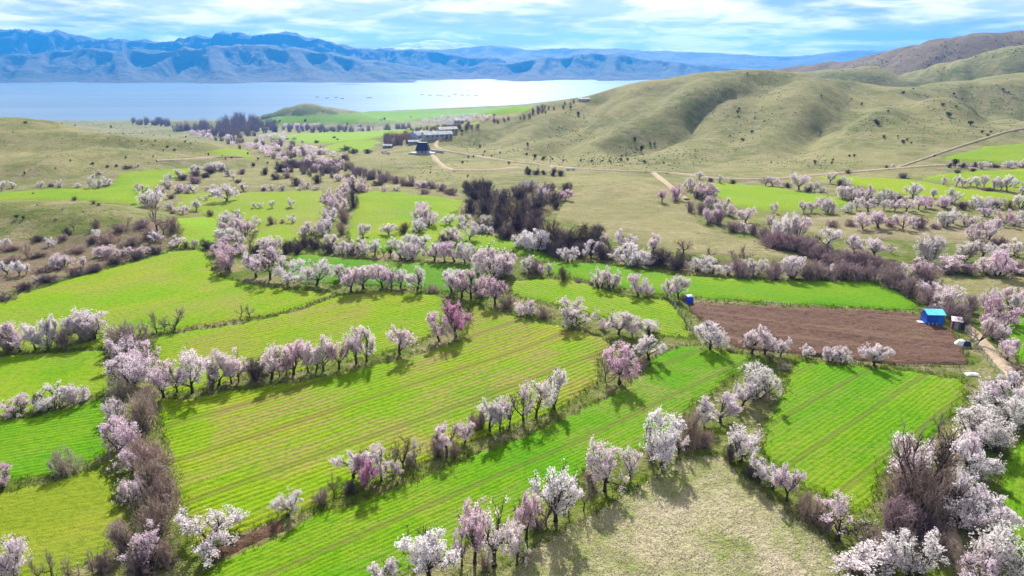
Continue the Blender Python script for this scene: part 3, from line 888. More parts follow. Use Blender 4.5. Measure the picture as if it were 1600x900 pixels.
def grow(seed, form):
    rng = np.random.default_rng(seed)
    thick, thin, buds = [], [], []
    stems = []
    if form in 'TVN':
        h = {'T': 0.15, 'V': 0.18, 'N': 0.2}[form] * (0.8 + 0.5 * rng.random())
        lean = rng.normal(size=2) * 0.10
        tp, td = branch(rng, np.zeros(3) - [0, 0, 0.03], np.array([lean[0], lean[1], 1.0]), h + 0.03, 3, 0, 0.08)
        rad = 0.036
        for i in range(3):
            thick.append((*tp[i], *tp[i + 1], rad * (1.25 - 0.12 * i) * (1.35 if i == 0 else 1), rad * (1.25 - 0.12 * (i + 1))))
        nl = rng.integers(4, 6)
        a0 = rng.random() * 6.28
        for i in range(nl):
            az = a0 + i * 6.283 / nl + rng.normal() * 0.35
            el = R(rng.uniform(22, 58) if i else 78)
            stems.append((tp[-1] - [0, 0, 0.04 * rng.random()], np.array([math.cos(az) * math.cos(el), math.sin(az) * math.cos(el), math.sin(el)]), 0.62 if i else 0.58, 0.022))
        csteps, kids, kid_len, tw, tw_len, up = 5, 2, 0.28, 3, 0.11, 0.07
    elif form == 'B':
        nl = rng.integers(7, 10)
        a0 = rng.random() * 6.28
        for i in range(nl):
            az = a0 + i * 6.283 / nl + rng.normal() * 0.4
            el = R(rng.uniform(28, 75))
            r = 0.10 * rng.random()
            stems.append((np.array([math.cos(az) * r, math.sin(az) * r, -0.03]), np.array([math.cos(az) * math.cos(el), math.sin(az) * math.cos(el), math.sin(el)]), rng.uniform(0.6, 0.85), 0.02))
        csteps, kids, kid_len, tw, tw_len, up = 5, 2, 0.27, 2, 0.12, 0.10
    else:   # 'S' bare rounded shrub
        nl = 17
        a0 = rng.random() * 6.28
        for i in range(nl):
            az = a0 + i * 2.4 + rng.normal() * 0.3
            el = R(rng.uniform(18, 88))
            r = 0.16 * rng.random()
            stems.append((np.array([math.cos(az) * r, math.sin(az) * r, -0.03]), np.array([math.cos(az) * math.cos(el), math.sin(az) * math.cos(el), math.sin(el)]), rng.uniform(0.55, 0.85), 0.012))
        csteps, kids, kid_len, tw, tw_len, up = 4, 3, 0.28, 2, 0.16, 0.06
    for p, d, L, r0 in stems:
        pts, dd = branch(rng, p, d, L * rng.uniform(0.8, 1.1), csteps, up, 0.20 if form != 'S' else 0.30)
        for i in range(csteps):
            ra, rb = r0 * (1 - 0.16 * i), r0 * (1 - 0.16 * (i + 1))
            thick.append((*pts[i], *pts[i + 1], ra, rb))
            sd_ = pts[i + 1] - pts[i]
            sd_ = sd_ / np.linalg.norm(sd_)
            if i < 1 and form != 'S':
                continue
            for k in range(kids + (i == csteps - 1)):
                q, qd = branch(rng, pts[i] + (pts[i + 1] - pts[i]) * rng.random(), side(rng, sd_, rng.uniform(0.4, 0.75)), kid_len * rng.uniform(0.6, 1.2), 3, 0.12, 0.24)
                for j in range(3):
                    rr = r0 * 0.36 * (1 - 0.22 * j)
                    (thick if form != 'S' else thin).append((*q[j], *q[j + 1], rr, rr * 0.75))
                    buds.append((q[j + 1], 1))
                    buds.append((q[j] * 0.5 + q[j + 1] * 0.5, 1))
                    e = q[j + 1] - q[j]
                    e = e / np.linalg.norm(e)
                    for t in range(tw):
                        w0 = q[j] + (q[j + 1] - q[j]) * rng.random()
                        w1 = w0 + side(rng, e, rng.uniform(0.3, 0.75)) * tw_len * rng.uniform(0.5, 1.3) + [0, 0, 0.02]
                        thin.append((*w0, *w1, 0.0046 if form != 'S' else 0.0058, 0.002 if form != 'S' else 0.0032))
                        for f in (0.35, 0.7, 1.0):
                            buds.append((w0 + (w1 - w0) * f, 2))
    thick, thin = np.array(thick), np.array(thin)
    # fit into a unit box: width 1, height 1
    P = np.concatenate([thick[:, 3:6], thin[:, 3:6]])
    cx_, cy_ = [(np.percentile(P[:, i], 1) + np.percentile(P[:, i], 99)) / 2 for i in (0, 1)]
    wx = max(np.percentile(np.abs(P[:, 0] - cx_), 98), np.percentile(np.abs(P[:, 1] - cy_), 98)) * 2
    hz_ = np.percentile(P[:, 2], 99.3)
    sc3 = np.array([0.98 / wx, 0.98 / wx, 1 / hz_])

    def fit(A):
        z = np.clip(A[:, 2:3], 0, 1)
        sh = np.array([[cx_, cy_, 0]]) * np.clip(z / hz_ * 1.6, 0, 1)
        Q = (A - sh) * sc3
        if form in 'TBVS':      # crowns are round: pull stray tips back to a lumpy dome
            c0, rz = (0.56, 0.44) if form in 'TV' else (0.42, 0.58)
            D_ = (Q - [0, 0, c0]) / [0.5, 0.5, rz]
            rho = np.linalg.norm(D_, axis=1)
            th_ = np.arctan2(D_[:, 1], D_[:, 0])
            lim = 1.0 + 0.16 * np.sin(th_ * 2 + seed) + 0.12 * np.sin(th_ * 5 + D_[:, 2] * 4 + seed * 1.7)
            out = (rho > lim) & (Q[:, 2] > c0 * 0.6)
            f_ = np.where(out, (lim + 0.25 * (rho - lim)) / np.maximum(rho, 1e-6), 1.0)
            Q = D_ * f_[:, None] * [0.5, 0.5, rz] + [0, 0, c0]
        return Q
    for A in (thick, thin):
        A[:, :3], A[:, 3:6] = fit(A[:, :3]), fit(A[:, 3:6])
    B_ = fit(np.array([x[0] for x in buds]))
    lv = np.array([x[1] for x in buds])
    return rng, thick, thin, B_, lv


def blossom_tree_meshes(seed, form):
    rng, thick, thin, B_, lv = grow(seed, form)
    V1, F1 = tubes(thick, 5)
    V2, F2 = tubes(thin, 3)
    trunk = mesh('trunk', np.concatenate([V1, V2]), np.concatenate([F1, F2 + len(V1)]), [BARK], True)
    keep = B_[(B_[:, 2] > (0.24 if form != 'B' else 0.13))]
    # flowering is patchy: whole boughs bloom more or less than others
    if form == 'V':
        dens = fbm(keep[:, 0] * 4 + seed, keep[:, 1] * 4 + keep[:, 2] * 3, 2, seed)
        keep = keep[(dens > 0.46) | ((keep[:, 2] > 0.72) & (dens > 0.36))]
        reps = 6
    else:
        dens = fbm(keep[:, 0] * 5 + seed, keep[:, 1] * 5 + keep[:, 2] * 4, 2, seed)
        keep = keep[dens > (0.44 if form == 'T' else 0.42)]
        reps = 6
    Pn = np.repeat(keep, reps, 0)
    Pn = Pn + rng.normal(size=Pn.shape) * 0.023
    V3, F3 = cards(Pn, 0.0138 if form != 'V' else 0.0125, rng)
    crown = mesh('crown', V3, F3, [PETAL])
    return trunk, crown


def bare_meshes(seed, form):
    rng, thick, thin, B_, lv = grow(seed, form)
    V1, F1 = tubes(thick, 5)
    V2, F2 = tubes(thin, 3)
    return mesh('trunk', V1, F1, [BARK], True), mesh('twigs', V2, F2, [TWIG])


def leafy_meshes(seed):
    rng = np.random.default_rng(seed)
    st = [(0, 0, -0.05, 0, 0, 0.4, 0.05, 0.03)]
    C = []
    for i in range(9):
        a, r, z = rng.random() * 6.28, 0.26 * math.sqrt(rng.random()), rng.uniform(0.25, 0.75)
        c = np.array([math.cos(a) * r, math.sin(a) * r, z])
        st.append((0, 0, 0.2, *c, 0.022, 0.008))
        q = rng.normal(size=(46, 3))
        q /= np.linalg.norm(q, axis=1)[:, None]
        C.append(c + q * (0.16 + 0.1 * rng.random((46, 1))) * [1, 1, 0.95])
    V1, F1 = tubes(st, 4)
    V3, F3 = cards(np.concatenate(C), 0.05, rng)
    return mesh('trunk', V1, F1, [BARK], True), mesh('foliage', V3, F3, [LEAF])


VAR = {'T': [blossom_tree_meshes(s, 'T') for s in range(1, 11)], 'B': [blossom_tree_meshes(s, 'B') for s in range(21, 30)],
       'V': [blossom_tree_meshes(s, 'V') for s in range(41, 49)], 'N': [bare_meshes(s, 'N') for s in range(61, 66)],
       'S': [bare_meshes(s, 'S') for s in range(81, 87)], 'K': [leafy_meshes(s) for s in range(101, 105)]}
print('shapes', round(time.time() - T0, 1))
PET = {'w': (0.90, 0.845, 0.855), 'p': (0.87, 0.765, 0.80), 'q': (0.79, 0.61, 0.69), 'r': (0.72, 0.40, 0.57), 's': (0.78, 0.74, 0.715)}
TWC = {'b': (0.60, 0.485, 0.42), 'g': (0.64, 0.57, 0.47), 'd': (0.25, 0.195, 0.205), 'o': (0.42, 0.37, 0.20), 'm': (0.56, 0.44, 0.45), 'k': (0.035, 0.055, 0.022), 'l': (0.06, 0.09, 0.025)}
LOOK = {'w': 'white', 'p': 'pale pink', 'q': 'pink', 'r': 'magenta', 's': 'sparse whitish', 'b': 'brown bare', 'g': 'grey bare', 'd': 'dark bare', 'o': 'olive bare', 'm': 'mauve bare', 'k': 'dark green', 'l': 'green'}
KIND = {'T': ('blossom_tree', 'blossom tree', 'tree'), 'B': ('blossom_tree', 'blossom tree', 'tree'), 'V': ('blossom_tree', 'blossom tree', 'tree'),
        'N': ('bare_tree', 'tree', 'tree'), 'S': ('bare_shrub', 'shrub', 'shrub'), 'K': ('green_shrub', 'shrub', 'shrub')}
PARTS = {'T': ('trunk', 'crown'), 'B': ('trunk', 'crown'), 'V': ('trunk', 'crown'), 'N': ('trunk', 'twigs'), 'S': ('trunk', 'twigs'), 'K': ('trunk', 'foliage')}
_ones = 'first second third fourth fifth sixth seventh eighth ninth tenth eleventh twelfth thirteenth fourteenth fifteenth sixteenth seventeenth eighteenth nineteenth'.split()
_tens = {2: 'twent', 3: 'thirt', 4: 'fort', 5: 'fift', 6: 'sixt'}


def ordinal(i):
    if i < 20:
        return _ones[i - 1]
    t, o_ = divmod(i, 10)
    return _tens[t] + ('ieth' if o_ == 0 else 'y-' + _ones[o_ - 1])


TREES = []      # (row, end, sort, code, x, y, w, h)


def row(name, end, sort, data):
    for it in data.replace('\n', ' ').split(';'):
        t = it.split()
        if t:
            TREES.append((name, end, sort, t[0], *map(float, t[1:5])))


# code, foot of the trunk in the photo (x y), crown width, height -- all in photo pixels; planted where that sight line meets the land
row('tall hedge beside the striped fields', 'upper end', 'y', '''Sm 203 545 72 46; Bw 192 562 56 44; Bp 222 576 46 46; Bw 206 601 60 50; Sg 188 622 36 36; Sb 220 674 56 64; Bw 182 656 30 40; Sb 232 640 40 40;
Bp 192 703 52 54; Sb 241 736 62 62; Bp 206 737 54 46; Sb 244 778 66 62; Bp 206 786 44 46; Sb 249 834 66 66; Sg 198 862 52 58; Bp 232 884 58 62; Sb 263 882 42 46; Sd 228 900 62 40; Sb 160 893 34 28; Sb 262 790 40 50''')
row('lower western pasture bank', 'pasture edge', 'x', '''Sg 105 739 46 40; Bq 4 762 40 38; Bw 14 910 66 74; Tw 82 739 9 18; Ng 81 900 24 50; Ng 63 908 18 46; Ng 108 905 16 40; Ng 146 900 16 44''')
row('short western row above the vivid field', 'photo edge', 'x', '''Bp 28 646 42 32; Sd 62 640 24 30; Bw 88 637 50 40; Bw 120 631 34 36; Tw 137 622 9 20''')
row('western row below the domed field', 'photo edge', 'x', '''Vs 8 548 34 42; Vp 32 550 42 52; Tw 56 547 24 42; Bw 74 544 40 46; Tw 90 541 30 50; Sb 100 541 34 32; Vs 125 533 42 48; Vw 148 531 52 50; Sb 136 533 40 34; Sb 18 549 34 30''')
row('upper edge of the striped field', 'tall hedge', 'x', '''Ng 245 520 24 36; Ng 272 516 32 38; Ng 258 517 16 26; Ng 377 496 15 21; Ng 391 496 17 25''')
row('long middle row across the striped fields', 'tall hedge', 'x', '''Tp 256 621 42 56; Tw 277 613 26 38; Vw 301 614 52 66; Vp 342 602 36 54; Vp 362 599 30 50; Tp 373 597 28 55; Sd 402 593 44 36; Vp 424 592 46 56; Nb 437 589 20 46;
Tq 459 585 46 56; Vp 482 582 30 54; Tw 506 579 32 57; Tq 530 576 36 46; Tp 557 568 38 56; Tp 573 565 30 57; Sb 332 604 22 30; Vp 494 580 24 44; Tp 625 554 42 52; Tq 687 533 34 48; Tr 712 527 44 60; Vp 448 586 24 46''')
row('curved row behind the domed field', 'purple clump', 'x', '''Bq 357 422 42 42; Tw 400 433 40 42; Vp 422 437 38 58; Tw 450 442 40 44; Tw 494 446 42 42; Tp 532 439 28 28; Tp 548 456 36 42; Tp 568 451 44 40; Tp 597 449 28 42; Tp 611 449 24 30; Tw 626 449 26 30; Tw 652 454 30 38; Sb 676 456 22 12''')
row('central bank above the large striped field', 'big round pair', 'x', '''Tw 706 457 32 40; Tp 722 464 36 46; Tq 736 466 42 48; Bp 772 434 60 54; Bw 746 427 20 32; Tq 774 477 38 44; Bp 822 492 34 27; Sb 851 495 28 17; Sb 792 480 32 24; Sb 750 463 26 18; Bp 897 507 60 44; Bp 786 428 40 44;
Tp 966 522 38 38; Bp 942 514 16 17; Tp 988 525 24 34; Tw 1013 522 32 26; Tw 1014 562 42 44; Tq 968 600 58 66; Bw 992 562 32 30; Nb 946 594 18 42; Sb 1000 575 26 18''')
row('loose trees beside the long green strip', 'dark thicket', 'x', '''Bs 826 426 30 29; Sb 838 426 28 24; Tp 846 430 15 17; Tp 857 426 12 17; So 881 439 20 26; Sb 903 441 12 7; Bp 938 450 36 37; Bp 956 451 28 30; Tp 998 462 32 35; Bp 1013 460 17 20; Tp 1042 464 20 28; Tp 1060 465 28 36; Sb 1072 468 20 10; Sb 925 445 16 8''')
row('lower edge of the ploughed plot', 'wedge field', 'x', '''Tw 1109 547 42 46; Tw 1122 542 20 30; Tp 1174 552 38 44; Tp 1195 554 42 48; Tw 1219 557 28 31; Tw 1258 558 22 19; Bw 1296 565 24 24; Bw 1313 567 30 32; Tw 1366 572 42 40; Sg 1226 577 22 10; Sg 1140 548 18 10''')
row('row above the vivid green band', 'lone wide tree', 'x', '''Tw 333 854 86 57; Tw 451 805 38 40; Sb 503 785 30 26; Nb 523 779 14 48; Sd 546 770 30 22; Tw 554 748 52 56; Tr 569 767 34 54; Tp 596 750 42 60; Nb 615 741 28 52; No 630 733 36 58; Vs 650 724 24 44; Sb 684 712 30 38;
Vp 698 710 42 52; Tp 725 693 30 40; Sb 748 668 34 32; Tw 766 675 44 60; Tp 781 671 34 54; Vp 796 667 28 52; Vp 818 658 40 64; Vp 838 652 40 62; Tw 866 639 50 63; Sb 708 712 24 24; Sb 640 728 26 22''')
row('foreground row beside the dry meadow', 'lower end', 'x', '''Tw 605 915 42 40; Tw 672 906 84 84; Vp 722 884 34 60; Tq 742 880 60 96; Vp 772 884 64 102; Vp 808 884 34 72; Tq 822 842 46 76; Tw 868 814 66 92; Nb 852 818 38 54; Nb 888 806 28 50; Ng 912 798 24 56; Sb 925 762 28 28;
Vp 945 768 56 78; Vp 985 747 34 48; Tw 1034 728 58 85; Tp 1060 710 24 42; Sb 760 886 30 26; Sb 838 828 26 22; Sb 1018 720 18 30''')
row('short diagonal row left of the bright field', 'bright field corner', '-x', '''Bw 1180 621 62 52; Tw 1160 634 36 42; Tw 1126 660 46 48; Tw 1100 667 36 36; Sb 1080 694 42 58; Sb 1098 698 36 30; Bw 1196 612 36 38; Sb 1064 700 26 30''')
row('hedge between the dry meadow and bright field', 'upper end', 'x', '''Tw 1158 720 58 60; Tw 1186 754 42 48; Tw 1208 765 42 48; Vp 1229 783 44 58; Sb 1256 803 30 38; Sb 1273 815 36 42; Vp 1308 845 70 76; Nb 1341 866 46 54; Sd 1140 720 22 30; Sb 1290 826 30 30; Sd 1175 745 26 26''')
row('bushy corner at the lower path', 'dry meadow', 'x', '''Tw 1350 930 112 62; Sm 1400 846 72 82; Bw 1424 900 76 72; Sb 1408 800 66 74; Sb 1446 812 70 84; Sb 1474 786 54 66; Sb 1424 772 64 66; Nb 1440 800 96 138; Vw 1440 776 84 120; Sb 1476 724 52 52; Nb 1467 676 22 34; Sd 1448 842 54 44; Sm 1380 880 60 50; Sb 1470 870 44 40; Sd 1420 800 60 60''')
row('white row along the footpath', 'track fork', 'y', '''Bw 1586 618 42 42; Bw 1540 638 54 52; Bw 1580 645 54 50; Bw 1562 664 72 52; Bw 1530 694 70 58; Bw 1512 722 60 56; Bw 1524 746 56 54; Bw 1508 820 76 76; Bw 1540 836 72 62; Bw 1558 896 88 84; Bw 1532 914 64 56; Bw 1500 770 50 40; Bw 1592 668 40 40; Sd 1552 700 40 30; Sb 1480 790 30 30''')
row('roadside clump by the red-grey hut', 'hut', 'y', '''Bq 1560 507 50 48; Bp 1553 530 36 36; Tp 1573 563 32 36; Bp 1546 484 30 38; Bp 1580 477 36 30; Bw 1594 487 32 36; Sm 1515 489 32 30; Nb 1526 539 36 46; Bp 1548 520 28 24; Sb 1590 590 24 20''')
row('thicket hedge above the long green strip', 'big olive tree', 'x', '''Bw 985 414 52 36; Bw 1000 415 36 30; Sd 1030 414 44 30; Sd 1056 420 44 32; Bw 1088 424 36 26; Bw 1110 427 38 28; Bw 1136 430 24 19; Sm 1158 432 40 30; Bs 1180 430 42 28; Sm 1206 434 44 30; Bw 1237 434 36 38; Sm 1262 436 44 30; Sm 1284 436 44 32;
Bw 1300 431 24 20; Sm 1320 436 44 32; Sm 1346 436 44 32; Nb 1068 396 30 26; Nb 1110 404 19 22; Nb 1147 414 22 27; Nb 1164 411 26 32; Tp 1020 394 26 31; Tw 976 388 34 30; Tw 924 404 26 32; Sd 905 400 34 26; Sd 945 405 40 30; Bw 890 409 32 25; Sd 1012 410 30 22; Nd 1337 424 22 30''')
row('hedge curling down to the blue shed', 'green strip', 'x', '''Sm 1385 444 52 36; Bp 1414 440 36 32; Bp 1436 428 32 28; Sm 1446 444 44 38; Bw 1446 458 30 22; Sm 1420 462 40 34; Sm 1456 476 44 32; Bp 1478 486 46 42; Sm 1492 498 42 36; Sd 1502 514 28 22; Bw 1494 492 16 18; Sm 1462 498 36 26; Sm 1400 452 36 30''')
row('terrace above the hedge to the shed', 'purple thicket', 'x', '''Bp 1483 424 52 28; Bp 1559 431 52 46; Bp 1540 429 36 28; Sm 1590 428 40 24; Bs 1449 410 42 46; Nb 1508 411 30 40; Tw 1535 401 34 28; Bp 1582 400 36 26; Sm 1480 428 30 20; Vw 1506 406 28 32; Sm 1560 384 26 18; Sm 1512 428 34 20''')
row('purple thicket on the eastern terraces', 'pale meadow', 'x', '''Sm 1212 388 44 28; Sm 1240 392 44 30; Sm 1262 398 40 28; Sm 1282 406 40 26; Sm 1304 414 42 26; Sm 1326 412 42 26; Sm 1348 418 42 28; Sm 1368 424 42 28; Vw 1290 390 34 36; Sd 1294 400 32 20; Vw 1336 398 26 36; Vp 1367 401 38 34; Nb 1392 396 12 15; Sm 1390 430 36 26''')
row('eastern terrace of leaning trees', 'purple thicket', 'x', '''Vp 1348 359 28 30; Vp 1373 357 36 32; Sb 1390 355 20 17; Tp 1410 359 24 28; Tp 1427 357 18 21; Sm 1438 357 22 23; Bs 1477 355 28 28; Tw 1489 351 16 30; Bp 1510 354 28 22; Bp 1524 376 28 30; Tp 1544 376 34 38; Bw 1541 338 22 15;
Tq 1568 355 19 32; Bp 1583 353 20 20; Bw 1597 348 18 22; Sm 1300 355 26 12; Sm 1330 354 24 12; Sm 1460 358 20 10''')
row('eastern row under the bright hillside fields', 'lone small tree', 'x', '''Tw 1209 333 15 18; Tp 1256 333 17 21; Tp 1267 332 17 19; Bp 1280 324 18 18; Bp 1294 333 30 27; Bw 1324 332 17 19; Tw 1339 328 11 21; Tp 1357 331 28 24; Tw 1381 328 15 17; Tp 1397 330 17 21; Tp 1416 330 26 26; Tp 1435 328 21 21; Tq 1447 325 22 20;
Bp 1466 322 16 12; Bp 1475 325 22 20; Bs 1488 318 24 26; Sd 1503 327 20 14; Bw 1520 326 22 23; Bw 1533 328 22 23; Bp 1547 326 22 21; Bs 1560 325 18 20; Bw 1595 325 24 24; Tw 1458 310 14 17; So 1578 326 18 14''')
row('dark clump between the eastern fields', 'hill road', 'x', '''Bp 1318 311 24 24; Bp 1333 313 24 23; Bp 1350 313 26 29; Bw 1320 291 20 19; Sd 1312 291 12 13; Bs 1380 315 24 23; Bs 1393 314 20 19; Tw 1426 309 24 26; Sd 1365 318 26 15; Sd 1405 316 20 12''')
row('roadside row under the eastern hill', 'pink trees', 'x', '''Tw 1093 280 14 13; Sd 1110 284 10 8; Tw 1124 287 11 15; Sd 1145 287 14 7; Nb 1196 291 18 16; Tp 1208 291 22 16; Tw 1248 297 28 27; Tw 1273 299 13 16; Sd 1263 299 15 11; Bw 1285 300 11 11; Tw 1297 286 15 18; Sm 1411 278 18 11; Sd 1230 293 14 8; Sd 1325 271 10 7; Sd 1385 262 6 5; Bw 1395 262 6 9''')
row('row of round trees in the hillside field', 'yellow field', 'x', '''Tw 1474 290 11 16; Tw 1494 292 14 21; Tw 1504 292 11 15; Tw 1515 291 12 17; Tw 1527 293 13 19; Tw 1537 293 14 21; Tw 1552 296 17 23; Tw 1563 297 15 19; Tw 1573 299 19 29; Tw 1584 293 13 15; Tw 1598 302 15 19; Sd 1545 298 18 6''')
row('wall below the highest field', 'hill road', 'x', '''Kk 1492 262 13 16; Sd 1483 262 10 8; Sd 1505 262 16 9; Sd 1523 261 11 9; Bw 1533 264 13 13; Tw 1543 261 10 12; Bw 1575 262 15 13; Bw 1585 260 9 11; Bw 1597 262 14 16; Sd 1496 271 14 7; Sd 1555 262 14 7; Sd 1520 268 12 6''')
row('hedge curving round the pale meadow', 'hill track', 'y', '''Tq 1034 317 19 23; Bq 1057 314 25 27; Bp 1079 298 22 22; Bq 1101 310 28 30; Bp 1112 311 22 22; Sm 1078 332 16 21; Bp 1108 323 20 20; Bp 1127 335 28 28; Bp 1141 338 22 22; Sm 1096 334 22 20; Bp 1108 348 28 27; Sm 1122 350 28 26; Tp 1164 348 29 27; Bp 1162 363 20 18;
Sm 1145 362 28 19; Sm 1176 366 24 20; Bw 1179 364 9 9; Bw 1215 376 28 38; Bw 1232 370 32 40; Bp 1249 370 28 38; Sm 1196 374 32 26; Sm 1206 384 36 24; Bp 1205 350 20 16; Sm 1262 388 30 22; Sm 1225 386 40 26; Sd 1090 310 14 16''')
row('dark thicket in the valley', 'green field', 'y', '''Sd 742 312 34 26; Sd 762 316 36 28; Sd 735 332 30 24; Sd 758 336 38 30; Sd 786 322 38 30; Sd 812 314 38 28; Sd 784 342 40 32; Sd 812 338 40 32; Sd 838 326 38 30; Sd 836 346 36 28; Sd 808 360 42 34; Sd 776 358 36 26; Sd 834 366 42 32; Sd 860 376 42 32; Sd 850 392 36 24;
Sd 880 390 44 34; Sd 904 384 42 34; Sd 926 390 44 36; Sd 932 372 30 26; Sd 790 372 34 22; Sm 826 300 30 20; Sm 850 305 30 22; Sd 866 318 28 20; Sd 884 300 20 18; Sd 862 298 16 14; Sd 868 326 18 14; No 880 388 62 54; No 802 352 36 46; No 915 385 40 40; Sd 870 400 40 26; Sd 752 362 30 20; Kk 911 380 18 34; Sd 748 298 28 24; Sd 730 298 22 18; Sd 760 300 26 22; Sd 700 302 20 9''')
row('blossom along the dark thicket', 'green field', 'x', '''Tw 701 352 18 18; Bs 724 351 24 19; Bs 760 352 22 19; Bp 706 380 32 31; Tw 734 376 28 32; Bw 752 365 14 16; Bw 764 366 16 16; Sd 697 381 30 18; Bw 820 388 32 30; Bw 837 393 38 37; Tq 882 314 24 19; Bp 848 314 18 27; Bp 946 378 16 15; Bw 810 386 20 24''')
row('middle clump of the bright green field', 'upper end', 'y', '''Bp 660 337 26 24; Bp 672 354 28 32; Bp 658 347 26 26; Bw 654 363 28 25; So 630 365 26 20; Tw 608 368 23 21; Tw 568 372 22 24''')
row('central row above the deep green field', 'west end', 'x', '''Bw 545 398 26 24; Bw 568 398 24 28; Tw 586 399 24 28; No 600 400 11 15; Bw 615 388 22 18; Bw 632 405 32 33; Bw 645 404 24 28; Bw 640 383 32 20; Bw 656 388 30 26; Tp 679 407 30 32; Tp 695 408 26 30; Tp 711 409 30 34; Tw 727 412 24 34; Bs 742 404 18 22; Kl 610 400 14 13; Sb 553 398 20 16''')
row('dense column between the two green fields', 'upper end', 'y', '''Bp 548 291 22 19; Bp 566 300 22 24; Sd 556 300 22 18; Bp 540 302 24 18; Bp 535 312 20 19; Sd 553 324 20 32; Bp 508 315 16 16; Bp 522 315 24 22; Bp 517 328 24 24; Bp 533 331 24 24; Bs 509 341 18 19; Bw 518 343 22 20; Sb 537 348 20 24; Bw 513 358 22 22;
Bw 506 366 24 26; Bw 488 366 26 22; Bw 475 368 16 17; Sd 474 385 32 18; Sd 494 388 30 20; Bw 517 382 20 18; Sb 534 366 16 24; Sd 516 394 30 18; Bw 533 396 22 22; Sd 456 390 24 18''')
row('pink column at the domed field corner', 'upper end', 'y', '''Bw 352 347 20 20; Bw 367 348 28 22; Bp 360 364 36 26; Bp 385 365 26 24; Bw 354 376 30 22; Bp 350 388 26 20; Bp 372 382 22 22; Tw 400 352 13 17; Bp 345 398 26 24; Bq 350 410 34 30; Bp 423 397 38 30; Sd 448 396 20 24; Sd 465 396 18 20; Sd 400 398 22 18; Bp 375 398 22 20''')
row('strip field with tiny trees', 'spreading white tree', 'x', '''Tw 354 315 36 27; Bw 340 305 24 19; Tp 381 299 16 14; Tw 312 314 8 10; Tw 323 314 8 10; Tw 307 329 17 17; Tw 399 326 9 12; Tw 408 326 8 11; Tw 425 326 10 14; Tw 455 325 14 18; Sb 425 351 18 15; Sb 441 350 9 9; Tw 457 349 12 16; Bp 412 298 12 11; Bp 425 298 12 11; Bp 441 299 14 12; So 329 338 12 12''')
row('clump on the vivid western field corner', 'western field', 'y', '''Bw 240 324 32 30; Bw 230 322 22 22; Bw 250 304 19 16; Bw 262 294 18 15; Bw 264 286 17 17; Bp 279 301 19 15; Bp 288 298 16 12; Tw 302 301 16 15; Bw 293 301 13 11; Tw 224 302 15 15; Tw 216 298 11 13; Sb 268 310 16 10; Tw 286 334 19 18; Bw 266 328 18 15; Sb 270 334 14 8; Bw 246 312 20 18''')
row('scrubby bank under the western hill', 'vivid field', 'x', '''Tw 280 277 17 14; Bw 307 269 17 13; Bw 324 265 11 11; Bw 335 265 19 15; Bw 346 266 11 13; Sd 286 281 22 10; Sd 306 275 24 9; Sd 330 270 26 10; Sm 305 286 26 13; Sd 350 268 16 8; Bs 358 275 14 13; Tw 365 281 9 10; Sb 378 272 15 10; Sd 414 273 13 13; Sb 325 298 11 6; Sd 322 277 22 8; Sd 372 286 12 7; Kk 396 262 9 9''')
row('foot of the western hill', 'photo edge', 'x', '''Bw 152 294 25 23; Bw 167 290 17 17; Tw 3 298 15 15; Tw 20 294 15 13; Tw 63 292 11 9; Bw 93 293 14 13; Bw 122 293 11 8; Sd 80 292 12 6; Sb 117 313 10 8; Sb 146 319 10 7; Bs 155 272 9 8; Sd 200 263 17 6; Bw 216 260 5 6; Sd 168 261 7 4; Sd 182 260 7 4; Sb 154 321 8 5; Kk 27 341 8 6; Kk 36 342 8 6; Sd 87 344 6 3''')
row('scrubby terraces beside the domed field', 'photo edge', 'x', '''Bw 5 388 24 24; Bw 80 386 18 17; Tw 152 372 15 14; Bp 165 402 28 20; Bp 190 402 26 16; Bp 216 398 28 16; Bp 234 396 20 13; Tw 12 430 17 26; Tw 30 432 20 24; Tw 42 430 12 20; Bw 98 420 28 26; Bs 88 418 18 18; Tw 131 417 12 18; Ng 8 464 10 12; Nb 45 405 16 28; Tw 243 378 21 18;
Nb 246 362 32 44; Nb 256 367 20 30; Sb 270 362 22 24; Sb 232 372 26 18; Tw 278 386 23 20; Tw 304 387 14 14; Sd 324 388 20 18; Sd 60 378 26 12; Sd 106 366 16 12; Nb 116 360 14 20; Sb 150 356 16 16; Nb 200 352 16 16; Sb 170 380 34 16; Sb 205 384 34 18; Sd 145 382 18 14; Sb 120 395 34 14; Sb 60 402 36 14; Sb 20 412 34 14; Sb 70 425 34 12;
Sd 145 425 30 14; Sd 120 430 28 12; Sd 180 412 30 14; Sd 215 404 30 14; Sd 244 396 22 14; Sd 75 440 34 12; Sd 40 452 34 12; Sd 10 470 30 10; Sb 20 392 30 14; Sb 100 376 22 12; Bs 60 440 16 12; Sb 190 362 26 16; Sm 220 356 24 14; Sb 270 350 18 14; So 290 388 14 12; Sd 340 392 18 16''')
row('scrub below the valley grove', 'strip field', 'x', '''Sd 440 268 30 15; Sd 455 262 34 14; Sd 478 262 30 14; Sd 432 280 22 10; Sd 463 290 22 14; Sd 496 286 22 16; Bp 478 294 17 16; Bp 494 298 14 8; Bp 468 298 10 8; Sd 510 270 24 14; Bp 528 283 14 14; Bp 530 266 14 14; Nb 547 266 16 14; Sm 560 272 22 14; Sm 580 280 26 14; Sm 600 284 28 14;
Sm 620 286 26 13; Sm 640 290 26 14; Sd 590 290 22 9; Bw 600 300 11 11; Bw 619 298 12 10; Bp 658 293 20 11; Sm 676 294 22 12; Sm 690 298 20 12; Sm 706 304 20 12; Sm 545 282 20 14; Sb 450 278 20 10; Bp 448 270 12 9; Bp 500 258 14 12; Sm 520 258 20 13; Sd 538 250 14 9; Sm 412 298 12 6; Sm 664 302 24 9''')
